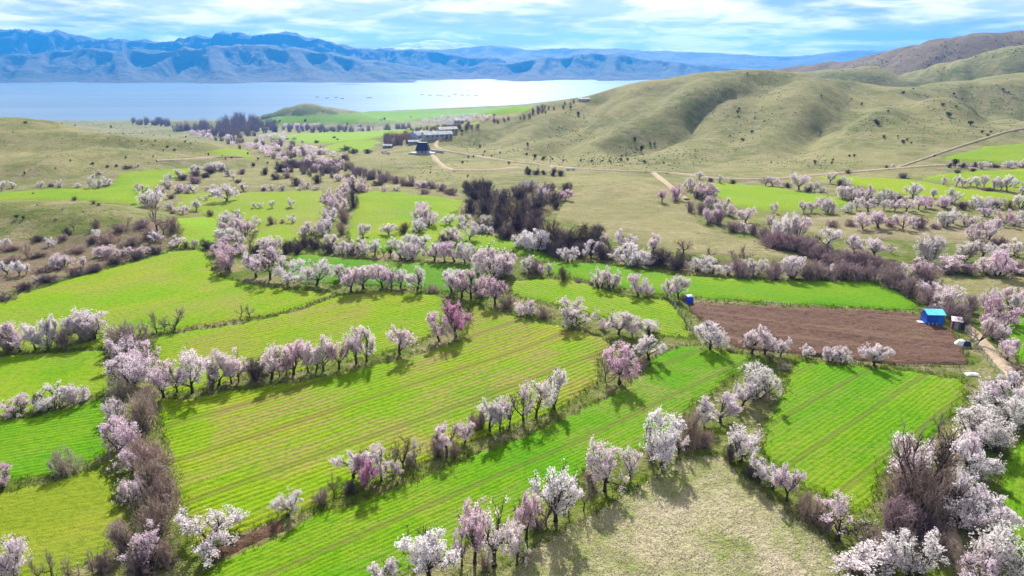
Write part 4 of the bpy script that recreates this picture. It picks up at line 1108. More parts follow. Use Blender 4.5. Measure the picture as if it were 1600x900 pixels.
row('hollow with dark bushes by the hill road', 'bluish sheets', 'x', '''Sd 826 273 12 11; Sd 838 273 14 11; Sd 864 275 14 13; Sd 876 275 14 11; Bw 865 266 11 9; Sd 850 273 12 8; Bw 888 266 12 5; Bw 896 266 10 5; Sd 824 271 10 12''')
row('lower slope of the eastern hill', 'farm sheds', 'x', '''Kk 823 244 6 6; Kk 835 248 9 8; Kk 849 250 9 7; Kk 824 230 5 9; Kk 880 252 5 4; Kk 908 252 5 4; Kk 924 254 7 5; Kk 941 253 5 4; Kk 953 254 6 5; Kk 970 252 7 7; Kk 980 252 6 6; Kk 1007 255 8 6; Kk 1037 256 5 4; Kk 991 222 8 9; Kk 1003 238 8 12; Kk 1016 227 5 7; Kk 1023 227 5 5; Kk 904 180 8 7; Kk 892 170 6 5;
Kk 755 244 4 4; Kk 768 245 4 4; Kk 750 232 4 7; Kk 757 239 4 5; Kk 781 241 4 5; Kk 723 256 5 5; Kk 732 247 4 5; Kk 740 247 4 5; Kk 795 257 6 6; Kk 731 277 4 5; Kk 672 271 4 4; Kk 1056 170 3 3; Kk 698 217 4 4; Kk 863 250 5 4''')
row('upper slope of the eastern hill', 'lake', 'x', '''Kk 1152 178 6 7; Kk 1154 172 5 5; Kk 1168 116 4 3; Kk 1207 111 3 4; Kk 1283 152 4 4; Kk 1346 164 5 5; Kk 1330 156 4 3; Kk 1371 195 11 8; Kk 1367 191 7 6; Kk 1381 216 7 6; Kk 1402 214 4 4; Kk 1411 224 8 7; Kk 1417 220 5 5; Kk 1411 147 7 6; Kk 1273 257 6 9; Kk 1299 256 6 5; Kk 1327 245 5 4; Kk 1335 246 6 6; Kk 1301 252 5 5;
Kk 1388 175 5 4; Kk 1482 182 12 9; Kk 1473 165 8 5; Kk 1493 168 5 4; Kk 1516 196 12 8; Kk 1535 208 7 5; Kk 1543 213 7 5; Kk 1548 207 6 4; Kk 1567 141 8 4; Kk 1490 148 5 4; Kk 1575 145 6 3; Kk 1427 140 4 3; Kk 1460 245 5 4; Kk 1424 225 4 4; Kk 1160 220 9 5; Kk 1175 208 7 5; Kk 1140 213 4 3; Kk 1205 255 4 3''')
row('western hillside', 'photo edge', 'x', '''Kk 39 272 5 5; Kk 87 264 3 3; Kk 110 252 4 4; Kk 145 257 8 4; Kk 197 247 4 4; Kk 240 246 4 4; Kk 118 197 4 3; Kk 174 200 5 5; Kk 193 210 4 3; Kk 222 221 4 3; Kk 243 221 4 3; Kk 255 236 3 4; Kk 262 230 6 3; Kk 273 235 7 3; Kk 290 222 6 3; Kk 298 225 4 3; Kk 265 212 3 2; Kk 291 215 4 3; Kk 40 192 8 3; Kk 97 194 3 3; Kk 97 218 2 2; Kk 326 243 5 5; Kk 347 245 4 3; Kk 352 249 4 3; Kk 362 247 5 3; Kk 387 242 5 5; Kk 418 256 5 4; Kk 404 250 5 5;
Sd 52 304 4 4; Kk 58 321 3 2; Kk 98 328 3 2; Kk 131 331 3 2''')
row('far fields before the lake', 'cone hill', 'x', '''Kk 364 190 7 5; Bs 430 190 8 5; Bs 437 190 6 5; Kk 477 190 5 5; Kk 505 176 3 3; Kk 642 184 4 3; Bs 596 189 5 5; Kk 601 188 5 5; Kk 543 197 4 6; Bp 562 199 10 6; Bs 448 219 8 6; Bs 460 219 10 7; Bs 473 224 7 7; Sd 495 224 9 6; Sd 522 217 7 5; Sd 527 220 8 4; Sd 540 236 22 10; Sd 552 240 22 9; Sd 575 240 18 8; Kk 771 184 9 7; Kk 722 207 7 6; Bp 600 240 14 8; Bs 606 241 10 6''')

rt = np.array([t[4:8] for t in TREES])
GP = ground(rt[:, 0], rt[:, 1])
by_row = {}
for i, t in enumerate(TREES):
    by_row.setdefault((t[0], KIND[t[3][0]][1], KIND[t[3][0]][0]), []).append(i)
rank = {}
for (nm, kd, _k2), ids in by_row.items():
    srt = TREES[ids[0]][2]
    key = {'x': lambda i: rt[i, 0], '-x': lambda i: -rt[i, 0], 'y': lambda i: rt[i, 1]}[srt]
    for k, i in enumerate(sorted(ids, key=key)):
        rank[i] = k + 1
rr_ = random.Random(4)
BUSY = []
for i, (nm, end, srt, code, x, y, wpx, hpx) in enumerate(TREES):
    p = GP[i]
    f, cc = code[0], code[1]
    ms = VAR[f][rr_.randrange(len(VAR[f]))]
    dx, dy, dz = ray(x, y)
    depth = p[1] / dy
    W = wpx * depth / F
    dxt, dyt, dzt = ray(x, y - hpx)
    H = (CZ + dzt / dyt * p[1] - p[2]) * 0.92
    name, kd, cat = KIND[f]
    root = bpy.data.objects.new(name, None)
    col.objects.link(root)
    root.empty_display_size = 0.5
    root.location = (p[0], p[1], p[2] - 0.02)
    root.rotation_euler = (0, 0, rr_.random() * 6.283)
    k = {'S': 1.08, 'K': 1.08, 'T': 1.30, 'B': 1.16, 'V': 1.28, 'N': 1.12}[f]
    k *= 1.0 - 0.10 * min(1.0, max(0.0, (p[1] - 130) / 120))
    ax = rr_.uniform(0.9, 1.12)
    root.scale = (W * k * ax, W * k / ax, H * (1.0 + 0.06 * rr_.random()))
    tag(root, '%s %s, %s from %s, %s' % (LOOK[cc], kd, ordinal(rank[i]), end, nm), cat, nm)
    base = PET[cc] if f in 'TBV' else TWC[cc]
    j = [1 + rr_.uniform(-0.10, 0.06) for _ in range(3)]
    hue = rr_.uniform(-0.05, 0.05)
    colr = (min(0.9, base[0] * j[0]), min(0.88, base[1] * j[0] * (1 - hue)), min(0.89, base[2] * j[0] * (1 + hue * 0.3)), 1)
    for part, me in zip(PARTS[f], ms):
        o = link(part, me, root)
        o.color = colr
    if p[1] < 190 and f != 'K':
        BUSY.append((p[0], p[1], W))
print('trees', len(TREES), {k: sum(1 for t in TREES if t[3][0] in k) for k in ('TBV', 'N', 'S', 'K')}, round(time.time() - T0, 1))


# ------------------------------------------------------------------ buildings and other made things


def bm(boxes=(), extra=()):
    """boxes (x0,x1,y0,y1,z0,z1); extra = list of (verts, faces) -> verts, faces lists."""
    V, Fc = [], []
    for x0, x1, y0, y1, z0, z1 in boxes:
        b_ = len(V)
        V += [(x, y, z) for z in (z0, z1) for y in (y0, y1) for x in (x0, x1)]
        Fc += [tuple(b_ + i for i in f) for f in ((0, 2, 3, 1), (4, 5, 7, 6), (0, 1, 5, 4), (2, 6, 7, 3), (0, 4, 6, 2), (1, 3, 7, 5))]
    for v, f in extra:
        b_ = len(V)
        V += list(v)
        Fc += [tuple(b_ + i for i in q) for q in f]
    return V, Fc


def piece(name, parent, mat, boxes=(), extra=()):
    me = bpy.data.meshes.new(name)
    V, Fc = bm(boxes, extra)
    me.from_pydata(V, [], Fc)
    me.materials.append(mat)
    me.update()
    return link(name, me, parent)


def stand(name, px, py, rz, label, cat, group=None, sink=0.0):
    p = ground(px, py)[0]
    e = bpy.data.objects.new(name, None)
    col.objects.link(e)
    e.location = (p[0], p[1], p[2] - sink)
    e.rotation_euler = (0, 0, rz)
    tag(e, label, cat, group)
    if name == 'terrace_house':
        e.scale = (0.8, 0.8, 0.78)
    if name == 'sheet_stack':
        e.scale = (0.75, 0.75, 0.5)
    return e, p


def gable(L, D, h, r, t=0.18, ov=0.3):
    """gable roof, ridge along x, as two thick slopes."""
    out = []
    for s in (-1, 1):
        y0, y1 = s * (D / 2 + ov), 0.0
        z0 = h - ov * r / (D / 2)
        v = [(-L / 2 - ov, y0, z0), (L / 2 + ov, y0, z0), (L / 2 + ov, y1, h + r), (-L / 2 - ov, y1, h + r)]
        v += [(x, y, z + t) for x, y, z in v]
        f = [(0, 1, 2, 3), (7, 6, 5, 4), (0, 4, 5, 1), (1, 5, 6, 2), (2, 6, 7, 3), (3, 7, 4, 0)]
        if s < 0:
            f = [q[::-1] for q in f]
        out.append((v, f))
    return out


def gable_wall(L, D, h, r):
    a, b_ = L / 2, D / 2
    v = [(-a, -b_, -1.5), (a, -b_, -1.5), (a, b_, -1.5), (-a, b_, -1.5), (-a, -b_, h), (a, -b_, h), (a, b_, h), (-a, b_, h), (-a, 0, h + r), (a, 0, h + r)]
    return [(v, [(0, 1, 5, 4), (2, 3, 7, 6), (3, 0, 4, 8, 7), (1, 2, 6, 9, 5)])]


GLASS = plain('window_glass', (0.05, 0.07, 0.10), 0.15, 0.1, 2, 0.5)
DOOR = plain('door_paint', (0.16, 0.10, 0.07), 0.6, 0.2, 2)


def house(name, px, py, L, D, h, r, rz, wall, roof, label, cat='house', wins=3, chimney=False, rough=0.7):
    L, D, h, r = L * 0.74, D * 0.74, h * 0.74, r * 0.74
    e, p = stand(name, px, py, rz, label, cat, 'farm buildings in the valley', 0.2)
    wm, rm = plain(name + '_wall', [x * 0.8 for x in wall], 0.9, 0.25, 0.8, 0.05), plain(name + '_roof', [x * 0.72 for x in roof], 0.95, 0.3, 0.7, 0.04)
    piece('wall', e, wm, (), gable_wall(L, D, h, r))
    rf = piece('roof', e, rm, (), gable(L, D, h, r))
    ribs = [(x - 0.04, x + 0.04) for x in np.arange(-L / 2, L / 2, 1.2)]
    sl = math.atan2(r, D / 2)
    ex = []
    for x0, x1 in ribs:
        ex.append(([(x0, -D / 2, h + 0.2), (x1, -D / 2, h + 0.2), (x1, 0, h + r + 0.2), (x0, 0, h + r + 0.2), (x0, -D / 2, h + 0.3), (x1, -D / 2, h + 0.3), (x1, 0, h + r + 0.3), (x0, 0, h + r + 0.3)],
                   [(4, 5, 6, 7), (0, 1, 5, 4), (0, 4, 7, 3), (1, 2, 6, 5)]))
    piece('roof_seam', rf, rm, (), ex)
    if chimney:
        piece('chimney', rf, wm, [(L * 0.2, L * 0.2 + 0.6, -0.3, 0.3, h + r * 0.6, h + r + 0.8)])
    for k in range(wins):
        x = -L / 2 + (k + 0.7) * L / (wins + 0.9)
        wn_ = piece('window', e, wm, [(x - 0.62, x + 0.62, -D / 2 - 0.07, -D / 2 - 0.005, h * 0.38, h * 0.80)])
        piece('pane', wn_, GLASS, [(x - 0.5, x + 0.5, -D / 2 - 0.09, -D / 2 - 0.072, h * 0.42, h * 0.76)])
    d_ = piece('door', e, DOOR, [(L / 2 - 1.9, L / 2 - 0.8, -D / 2 - 0.06, -D / 2 - 0.004, 0, min(2.2, h * 0.8))])
    piece('handle', d_, GLASS, [(L / 2 - 1.05, L / 2 - 0.95, -D / 2 - 0.10, -D / 2 - 0.062, 1.0, 1.1)])
    return e


house('barn', 683, 215, 27, 10, 3.6, 2.2, R(22), (0.40, 0.42, 0.45), (0.66, 0.67, 0.68), 'long pale-roofed barn nearest the bend of the hill road', 'barn', 5)
house('barn', 699, 206, 18, 9, 3.0, 1.8, R(24), (0.45, 0.44, 0.42), (0.62, 0.60, 0.56), 'pale-roofed barn at the top of the farm by the road', 'barn', 4)
house('barn', 650, 217, 11, 11, 4.2, 3.0, R(62), (0.42, 0.47, 0.62), (0.55, 0.57, 0.66), 'bluish gabled barn in the middle of the farm', 'barn', 2)
house('shed', 661, 211, 12, 7, 2.8, 1.6, R(15), (0.5, 0.5, 0.5), (0.74, 0.74, 0.74), 'white-roofed shed behind the bluish gabled barn', 'shed', 3)
house('farmhouse', 629, 216, 17, 8, 3.4, 1.8, R(4), (0.42, 0.24, 0.22), (0.30, 0.10, 0.085), 'red-roofed long farmhouse behind bare trees', 'house', 5, True)
house('shed', 646, 225, 9, 5, 2.6, 1.1, R(8), (0.36, 0.38, 0.42), (0.62, 0.63, 0.66), 'low grey shed in front of the bluish gabled barn', 'shed', 2)
house('shed', 606, 231, 8, 5, 2.4, 1.0, R(-5), (0.3, 0.3, 0.32), (0.55, 0.56, 0.60), 'low shed at the lower end of the farm trees', 'shed', 1)
house('farmhouse', 717, 194, 11, 8, 4.4, 1.8, R(10), (0.72, 0.72, 0.70), (0.68, 0.68, 0.66), 'white two-storey farmhouse in the far fields', 'house', 4)
house('shed', 703, 197, 8, 5, 2.2, 1.5, R(6), (0.6, 0.6, 0.6), (0.66, 0.66, 0.66), 'small white shed beside the far white farmhouse', 'shed', 2)
house('cottage', 415, 203, 14, 9, 3.4, 2.4, R(0), (0.55, 0.47, 0.38), (0.46, 0.40, 0.33), 'tan-roofed cottage among the far bare trees', 'house', 2)
house('shed', 619, 206, 7, 5, 2.6, 1.2, R(0), (0.66, 0.66, 0.64), (0.7, 0.7, 0.7), 'tiny white hut at the edge of the far green field', 'hut', 1)
house('shed', 912, 157, 12, 5, 2.0, 1.0, R(4), (0.8, 0.8, 0.8), (0.8, 0.8, 0.8), 'white building on the lake shore behind the eastern hill', 'building', 4)

# dark-roofed house on its terrace
e, p = stand('terrace_house', 661, 241, R(-4), 'small house with steep dark blue roof on a stone terrace', 'house', 'farm buildings in the valley', 0.0)
st_m = plain('pale_stone', (0.44, 0.42, 0.40), 0.9, 0.25, 1.0, 0.1, 0.4)
dk = plain('dark_blue_roof', (0.018, 0.022, 0.075), 0.5, 0.2, 1.5, 0.3)
piece('terrace', e, st_m, [(-9, 8.2, -5.5, 5, -3.0, 1.1)])
for bx_ in ((-9.25, 8.45, -5.75, -5.25, -3.1, 1.55), (-9.25, -8.75, -5.24, 5.2, -3.1, 1.55)):
    piece('parapet', e, plain('grey_stone', (0.30, 0.31, 0.33), 0.9, 0.25, 1.2, 0.1, 0.4), [bx_])
piece('wall', e, st_m, [(-4.1, 4.1, -2.9, 3.4, 1.1, 2.9)])
v = [(-4.9, -3.7, 2.85), (4.9, -3.7, 2.85), (4.9, 4.2, 2.85), (-4.9, 4.2, 2.85), (-3.2, -0.9, 8.6), (3.2, -0.9, 8.6), (3.2, 1.6, 8.6), (-3.2, 1.6, 8.6)]
piece('roof', e, dk, (), [(v, [(3, 2, 1, 0), (4, 5, 6, 7), (0, 1, 5, 4), (1, 2, 6, 5), (2, 3, 7, 6), (3, 0, 4, 7)])])
piece('door', e, DOOR, [(-0.6, 0.6, -2.98, -2.902, 1.1, 2.7)])
for x in (-2.8, 2.4):
    piece('window', e, GLASS, [(x - 0.5, x + 0.5, -2.97, -2.902, 1.6, 2.5)])
e, p = stand('stone_wall', 680, 238, R(-38), 'grey stone garden wall beside the dark-roofed house', 'wall', None, 0.3)
piece('wall_body', e, st_m, [(-6.5, 6.5, -0.35, 0.35, -1.0, 1.5)])
piece('coping', e, plain('coping_stone', (0.36, 0.35, 0.34), 0.9, 0.2, 1.0), [(-6.6, 6.6, -0.45, 0.45, 1.5, 1.72)])

# blue corrugated shed by the ploughed plot


def corrugated(x0, x1, y, z0, z1, pitch=0.16, amp=0.025):
    xs = np.arange(x0, x1 + 1e-6, pitch / 2)
    v = [(x, y + (amp if i % 2 else -amp), z) for z in (z0, z1) for i, x in enumerate(xs)]
    n_ = len(xs)
    return v, [(i, i + 1, i + 1 + n_, i + n_) for i in range(n_ - 1)]


blue = plain('blue_sheet', (0.012, 0.10, 0.52), 0.45, 0.25, 1.2, 0.4)
cyan = plain('cyan_sheet', (0.10, 0.56, 0.72), 0.4, 0.12, 1.0, 0.4)
wood = plain('grey_timber', (0.36, 0.33, 0.29), 0.85, 0.25, 3)
e, p = stand('blue_shed', 1455, 507, R(-4), 'bright blue shed with cyan roof at the corner of the ploughed plot', 'shed', None, 0.05)
Lh = 27 * p[1] / F / 2
piece('wall', e, blue, [(-Lh, Lh, -0.9, 1.1, -0.2, 2.15)], [corrugated(-Lh, Lh, -0.93, 0, 2.12)])
rv = [(-Lh - .15, -1.2, 2.2), (Lh + .15, -1.2, 2.2), (Lh + .15, 0.3, 2.75), (-Lh - .15, 0.3, 2.75), (-Lh - .15, 1.35, 2.4), (Lh + .15, 1.35, 2.4)]
rv += [(x, y, z - 0.07) for x, y, z in rv]
piece('roof', e, cyan, (), [(rv, [(0, 1, 2, 3), (3, 2, 5, 4), (7, 6, 9, 8), (8, 9, 10, 11), (0, 6, 7, 1), (5, 11, 10, 4), (1, 7, 8, 2), (2, 8, 11, 5), (4, 10, 9, 3), (3, 9, 6, 0)])])
piece('door', e, plain('blue_door', (0.02, 0.15, 0.60), 0.5, 0.1, 2), [(0.35, 1.15, -1.02, -0.965, 0.0, 1.9)])
for x in (-Lh * 0.86, -Lh * 0.45, Lh * 0.05):
    piece('prop_post', e, wood, [(x - 0.05, x + 0.05, -1.5, -1.4, -0.2, 0.95)])
piece('bench', e, plain('pale_board', (0.55, 0.56, 0.55), 0.7, 0.15, 2), [(-Lh - 1.0, -Lh - 0.1, -0.5, 0.4, 0.35, 0.55), (-Lh - 0.95, -Lh - 0.85, -0.45, -0.35, -0.1, 0.35), (-Lh - 0.95, -Lh - 0.85, 0.25, 0.35, -0.1, 0.35)])

e, p = stand('garden_hut', 1493, 513, R(-28), 'small grey hut with red side and pale roof by the dirt track', 'hut', None, 0.05)
piece('wall', e, plain('slate_blue_board', (0.08, 0.11, 0.15), 0.8, 0.2, 2), [(-0.62, 0.62, -0.55, 0.7, -0.2, 1.45)])
piece('side_panel', e, plain('red_board', (0.36, 0.09, 0.08), 0.8, 0.2, 2), [(-0.68, -0.622, -0.56, 0.71, -0.2, 1.46)])
piece('roof', e, plain('pale_pink_roof', (0.62, 0.50, 0.55), 0.7, 0.15, 2), (), [([(-0.85, -0.8, 1.45), (0.8, -0.8, 1.45), (0.8, 0.9, 1.75), (-0.85, 0.9, 1.75), (-0.85, -0.8, 1.53), (0.8, -0.8, 1.53), (0.8, 0.9, 1.83), (-0.85, 0.9, 1.83)],
      [(3, 2, 1, 0), (4, 5, 6, 7), (0, 1, 5, 4), (1, 2, 6, 5), (2, 3, 7, 6), (3, 0, 4, 7)])])
piece('door', e, wood, [(-0.3, 0.3, -0.61, -0.555, 0, 1.25)])

e, p = stand('portable_cabin', 1077, 474, R(6), 'small upright blue cabin with white roof above the ploughed plot', 'cabin', None, 0.02)
cb = plain('cabin_blue', (0.012, 0.045, 0.62), 0.5, 0.15, 2, 0.4)
piece('body', e, cb, [(-0.5, 0.5, -0.5, 0.5, 0.06, 1.45)])
piece('base', e, wood, [(-0.56, 0.56, -0.56, 0.56, -0.1, 0.06)])
piece('roof', e, plain('cabin_roof', (0.66, 0.70, 0.78), 0.5, 0.05, 2), (), [([(-0.54, -0.54, 1.45), (0.54, -0.54, 1.45), (0.54, 0.54, 1.45), (-0.54, 0.54, 1.45), (-0.3, -0.3, 1.66), (0.3, -0.3, 1.66), (0.3, 0.3, 1.66), (-0.3, 0.3, 1.66)],
      [(3, 2, 1, 0), (4, 5, 6, 7), (0, 1, 5, 4), (1, 2, 6, 5), (2, 3, 7, 6), (3, 0, 4, 7)])])
d_ = piece('door', e, plain('cabin_door', (0.02, 0.07, 0.70), 0.5, 0.1, 2), [(-0.36, 0.36, -0.54, -0.502, 0.1, 1.36)])
piece('handle', d_, GLASS, [(0.22, 0.3, -0.57, -0.542, 0.7, 0.78)])

# tarpaulin heap, pale sheet, bluish sheets


def cloth(name, parent, mat, L, D, hgt, seed, lift=0.0):
    nx, ny = 22, 14
    xs, ysx = np.meshgrid(np.linspace(-L / 2, L / 2, nx), np.linspace(-D / 2, D / 2, ny), indexing='ij')
    rx, ry = xs / (L / 2), ysx / (D / 2)
    dome = np.clip(1 - (np.abs(rx) ** 2.6 + np.abs(ry) ** 2.6), 0, 1) ** 0.5
    zz = lift + hgt * dome * (0.7 + 0.6 * fbm(xs * 1.6, ysx * 1.6, 2, seed)) + (fbm(xs * 4, ysx * 4, 2, seed + 3) - 0.5) * 0.10
    edge = 1 + 0.12 * (fbm(xs * 2 + 5, ysx * 2, 2, seed + 8) - 0.5)
    V_ = np.stack([xs * edge, ysx * edge, zz], -1).reshape(-1, 3)
    i_ = (np.arange(nx - 1)[:, None] * ny + np.arange(ny - 1)[None]).ravel()
    me = mesh(name, V_, np.stack([i_, i_ + ny, i_ + ny + 1, i_ + 1], 1), [mat], True)
    return link(name, me, parent)


e, p = stand('tarpaulin_heap', 1503, 540, R(-8), 'heap under a pale tarpaulin with dark blue opening beside the bare tree', 'heap', None, 0.0)
cloth('tarpaulin', e, plain('pale_tarp', (0.66, 0.70, 0.66), 0.7, 0.15, 2), 2.5, 1.5, 0.85, 3)
o = cloth('dark_opening', e, plain('opening_shade', (0.012, 0.02, 0.09), 0.6, 0.2, 2), 1.35, 0.9, 0.62, 9, 0.16)  # navy cloth whose colour stands for the shade inside the heap's opening
o.location = (0.42, -0.42, 0.05)
e, p = stand('white_sheet', 1519, 586, R(-12), 'crumpled white sheet lying on the grass below the plot', 'sheet', None, 0.0)
cloth('sheet_cloth', e, plain('white_plastic', (0.80, 0.80, 0.78), 0.6, 0.08, 2), 1.9, 0.9, 0.28, 14, 0.04)
e, p = stand('sheet_stack', 826, 286, R(-14), 'low row of bluish grey metal sheets lying on the meadow', 'metal sheets', None, 0.0)
bs_ = plain('bluish_metal', (0.15, 0.17, 0.20), 1.0, 0.4, 1.5, 0.0)
for k in range(5):
    piece('metal_sheet', e, bs_, (), [([(-4.6 + k * 1.9, -1.3, 0.15), (-2.85 + k * 1.9, -1.3, 0.15), (-2.85 + k * 1.9, 1.4, 0.9), (-4.6 + k * 1.9, 1.4, 0.9), (-4.6 + k * 1.9, -1.3, 0.23), (-2.85 + k * 1.9, -1.3, 0.23), (-2.85 + k * 1.9, 1.4, 0.98), (-4.6 + k * 1.9, 1.4, 0.98)],
          [(3, 2, 1, 0), (4, 5, 6, 7), (0, 1, 5, 4), (1, 2, 6, 5), (2, 3, 7, 6), (3, 0, 4, 7)])])
piece('rail', e, wood, [(-4.8, 5.0, 1.25, 1.38, -0.2, 0.55), (-4.8, 5.0, -1.28, -1.16, -0.2, 0.12)])

# fences: a post-and-wire line is one fence, its posts are parts


def fence(label, pix, gap, h, mat, cat='fence', wires=2):
    P = ground(*np.array(pix, float).T)
    e = bpy.data.objects.new('wire_fence', None)
    col.objects.link(e)
    e.location = tuple(P[0])
    tag(e, label, cat)
    L = np.concatenate([[0], np.cumsum(np.hypot(*np.diff(P[:, :2], axis=0).T))])
    k = max(3, int(L[-1] / gap))
    s = np.linspace(0, L[-1], k)
    X_, Y_ = np.interp(s, L, P[:, 0]), np.interp(s, L, P[:, 1])
    Z_ = land(X_, Y_)
    rg = random.Random(int(P[0, 0] * 10))
    post = None
    tops = []
    for x, y, z in zip(X_, Y_, Z_):
        if post is None:
            post = piece('post', e, mat, [(-0.05, 0.05, -0.05, 0.05, -0.3, h)])
            o = post
        else:
            o = post.copy()
            col.objects.link(o)
            o.parent = e
        o.location = (x - P[0, 0], y - P[0, 1], z - P[0, 2])
        o.rotation_euler = (rg.uniform(-.09, .09), rg.uniform(-.09, .09), rg.random())
        tops.append((x - P[0, 0], y - P[0, 1], z - P[0, 2]))
    for wz in [h * (0.35 + 0.5 * q / max(1, wires - 1)) for q in range(wires)]:
        sg = [(*np.array(a) + [0, 0, wz], *np.array(b_) + [0, 0, wz], 0.012, 0.012) for a, b_ in zip(tops, tops[1:])]
        Vw, Fw = tubes(sg, 3)
        link('wire', mesh('wire', Vw, Fw, [mat]), e)
    return e


steel = plain('weathered_post', (0.46, 0.46, 0.43), 0.8, 0.2, 3)
fence('grey post-and-wire fence along the dirt track by the huts', [(1500, 508), (1520, 535), (1545, 568), (1562, 590), (1567, 603)], 1.6, 1.15, steel)
fence('pale wire fence down the edge of the wedge field', [(1046, 470), (1062, 492), (1080, 516), (1092, 535)], 1.6, 1.05, steel)
fence('pale wire fence below the ploughed plot', [(1400, 577), (1450, 578), (1500, 580)], 2.2, 0.95, steel)
fence('short row of pale stakes above the ploughed plot', [(1195, 477), (1212, 478), (1226, 479)], 0.6, 0.9, plain('white_stake', (0.66, 0.66, 0.64), 0.8, 0.1, 2))
fence('short post fence across the pasture bank', [(84, 901), (118, 900), (128, 895), (150, 885), (165, 878)], 1.7, 1.2, wood)
fence('wooden posts at the gap in the tall hedge', [(140, 735), (163, 722), (172, 716)], 1.2, 1.1, wood, wires=1)

# fish pens on the lake


def pen(px, py, rad, label):
    dx, dy, dz = ray(px, py)
    Y = (LAKE_Z - CZ) / (dz / dy)
    e = bpy.data.objects.new('fish_pen', None)
    col.objects.link(e)
    e.location = (float(dx / dy * Y), float(Y), LAKE_Z)
    tag(e, label, 'fish pen', 'floating fish pens on the lake')
    for nm, r_, z, t in (('float_ring', rad, 0.3, 0.5), ('handrail', rad * 0.96, 1.6, 0.15)):
        a_ = np.linspace(0, 2 * math.pi, 21)
        c_ = np.stack([np.cos(a_) * r_, np.sin(a_) * r_, np.full_like(a_, z)], 1)
        Vp, Fp = tubes([(*c_[i], *c_[i + 1], t, t) for i in range(20)], 5)
        link(nm, mesh(nm, Vp, Fp, [PEN]), e)
    Vp, Fp = tubes([(math.cos(t) * rad, math.sin(t) * rad, 0.3, math.cos(t) * rad * 0.96, math.sin(t) * rad * 0.96, 1.6, 0.2, 0.2) for t in np.arange(0, 6.28, 0.63)], 4)
    link('stanchion', mesh('stanchion', Vp, Fp, [PEN]), e)


PEN = plain('pen_plastic', (0.11, 0.15, 0.18), 0.6, 0.2, 0.5)
for k, (x, y) in enumerate(((496, 152), (511, 153.5), (525, 152.5), (535, 154), (577, 153), (660, 148), (672, 149), (684, 149), (690, 150), (702, 150.5), (711, 148), (722, 149), (732, 149), (744, 149.5))):
    grp = 'western' if k < 4 else 'eastern'
    j = (k + 1) if k < 4 else k - 4
    pen(x, y, 7 if k != 4 else 10, 'single large dark fish pen between the two groups on the lake' if k == 4 else 'dark ring fish pen on the lake, %s in the %s group' % (ordinal(j), grp))

# ------------------------------------------------------------------ what nobody could count


def clump_stuff(name, label, cat, pts, size, n, colr, mat, seed, flat=0.8, card=0.22):
    rng = np.random.default_rng(seed)
    q = rng.normal(size=(len(pts), n, 3))
    q /= np.linalg.norm(q, axis=2)[..., None]
    q *= (0.55 + 0.45 * rng.random((len(pts), n, 1)))
    P_ = pts[:, None, :] + (q * [1, 1, flat] + [0, 0, flat * 0.85]) * size[:, None, None]
    s_ = np.repeat(size * card, n)
    V_, F_ = cards(P_.reshape(-1, 3), s_, rng, 1.2)
    o = link(name, mesh(name, V_, F_, [mat]))
    o.color = (*colr, 1)
    return tag(o, label, cat, kind='stuff')


def scatter(pix_polys, counts, seed, soft=0):
    rng = np.random.default_rng(seed)
    out = []
    for poly, n in zip(pix_polys, counts):
        poly = np.array(poly, float)
        lo, hi = poly.min(0), poly.max(0)
        q = lo + rng.random((n * 4, 2)) * (hi - lo)
        q = q[in_poly(q, poly)][:n]
        out.append(q)
    q = np.concatenate(out)
    if soft:
        q = q + rng.normal(size=q.shape) * [soft, soft * 0.35]
        q = q[fbm(q[:, 0] / 26, q[:, 1] / 10, 3, seed) > 0.40]
    return ground(q[:, 0], q[:, 1])


def masses(specs, seed, soft=0):
    P_, S_ = [], []
    rng = np.random.default_rng(seed)
    for poly, n, px in specs:
        g_ = scatter([poly], [n], seed + len(P_), soft)
        P_.append(g_)
        S_.append(px / 2 * g_[:, 1] / F * rng.uniform(0.7, 1.25, len(g_)))
    return np.concatenate(P_), np.concatenate(S_)


pts, sz = masses([([(300, 208), (340, 210), (380, 222), (430, 226), (480, 232), (540, 246), (545, 262), (520, 268), (470, 262), (440, 252), (400, 238), (340, 222), (300, 214)], 105, 10),
                  ([(400, 210), (450, 214), (440, 222), (410, 218)], 14, 9), ([(640, 192), (690, 184), (760, 181), (790, 184), (770, 190), (690, 192)], 60, 6),
                  ([(440, 197), (500, 195), (500, 199), (440, 201)], 26, 6), ([(545, 203), (600, 201), (600, 204), (545, 205)], 14, 6)], 5)
clump_stuff('blossom_grove', 'pink-white mass of blossoming trees filling the far valley floor', 'grove', pts, sz, 70, (0.70, 0.61, 0.655), PETAL, 3, 0.85, 0.17)
pts, sz = masses([([(270, 204), (330, 196), (380, 188), (420, 196), (440, 204), (410, 212), (370, 216), (320, 212), (280, 208)], 110, 13), ([(440, 200), (560, 202), (640, 199), (640, 202), (560, 207), (440, 208)], 70, 8),
                  ([(200, 190), (260, 192), (270, 198), (215, 196)], 30, 8), ([(600, 216), (640, 212), (640, 226), (600, 230)], 34, 10), ([(415, 255), (540, 258), (560, 268), (690, 292), (640, 296), (540, 280), (430, 272)], 70, 11), ([(300, 206), (380, 220), (480, 230), (545, 246), (540, 266), (470, 262), (400, 240), (320, 218)], 70, 9),
                  ([(720, 193), (800, 186), (840, 168), (900, 160), (880, 170), (800, 190), (730, 198)], 40, 6), ([(640, 204), (700, 199), (750, 197), (750, 199), (640, 207)], 36, 6)], 25)
V_, F_, rng = [], [], np.random.default_rng(6)
sg = []
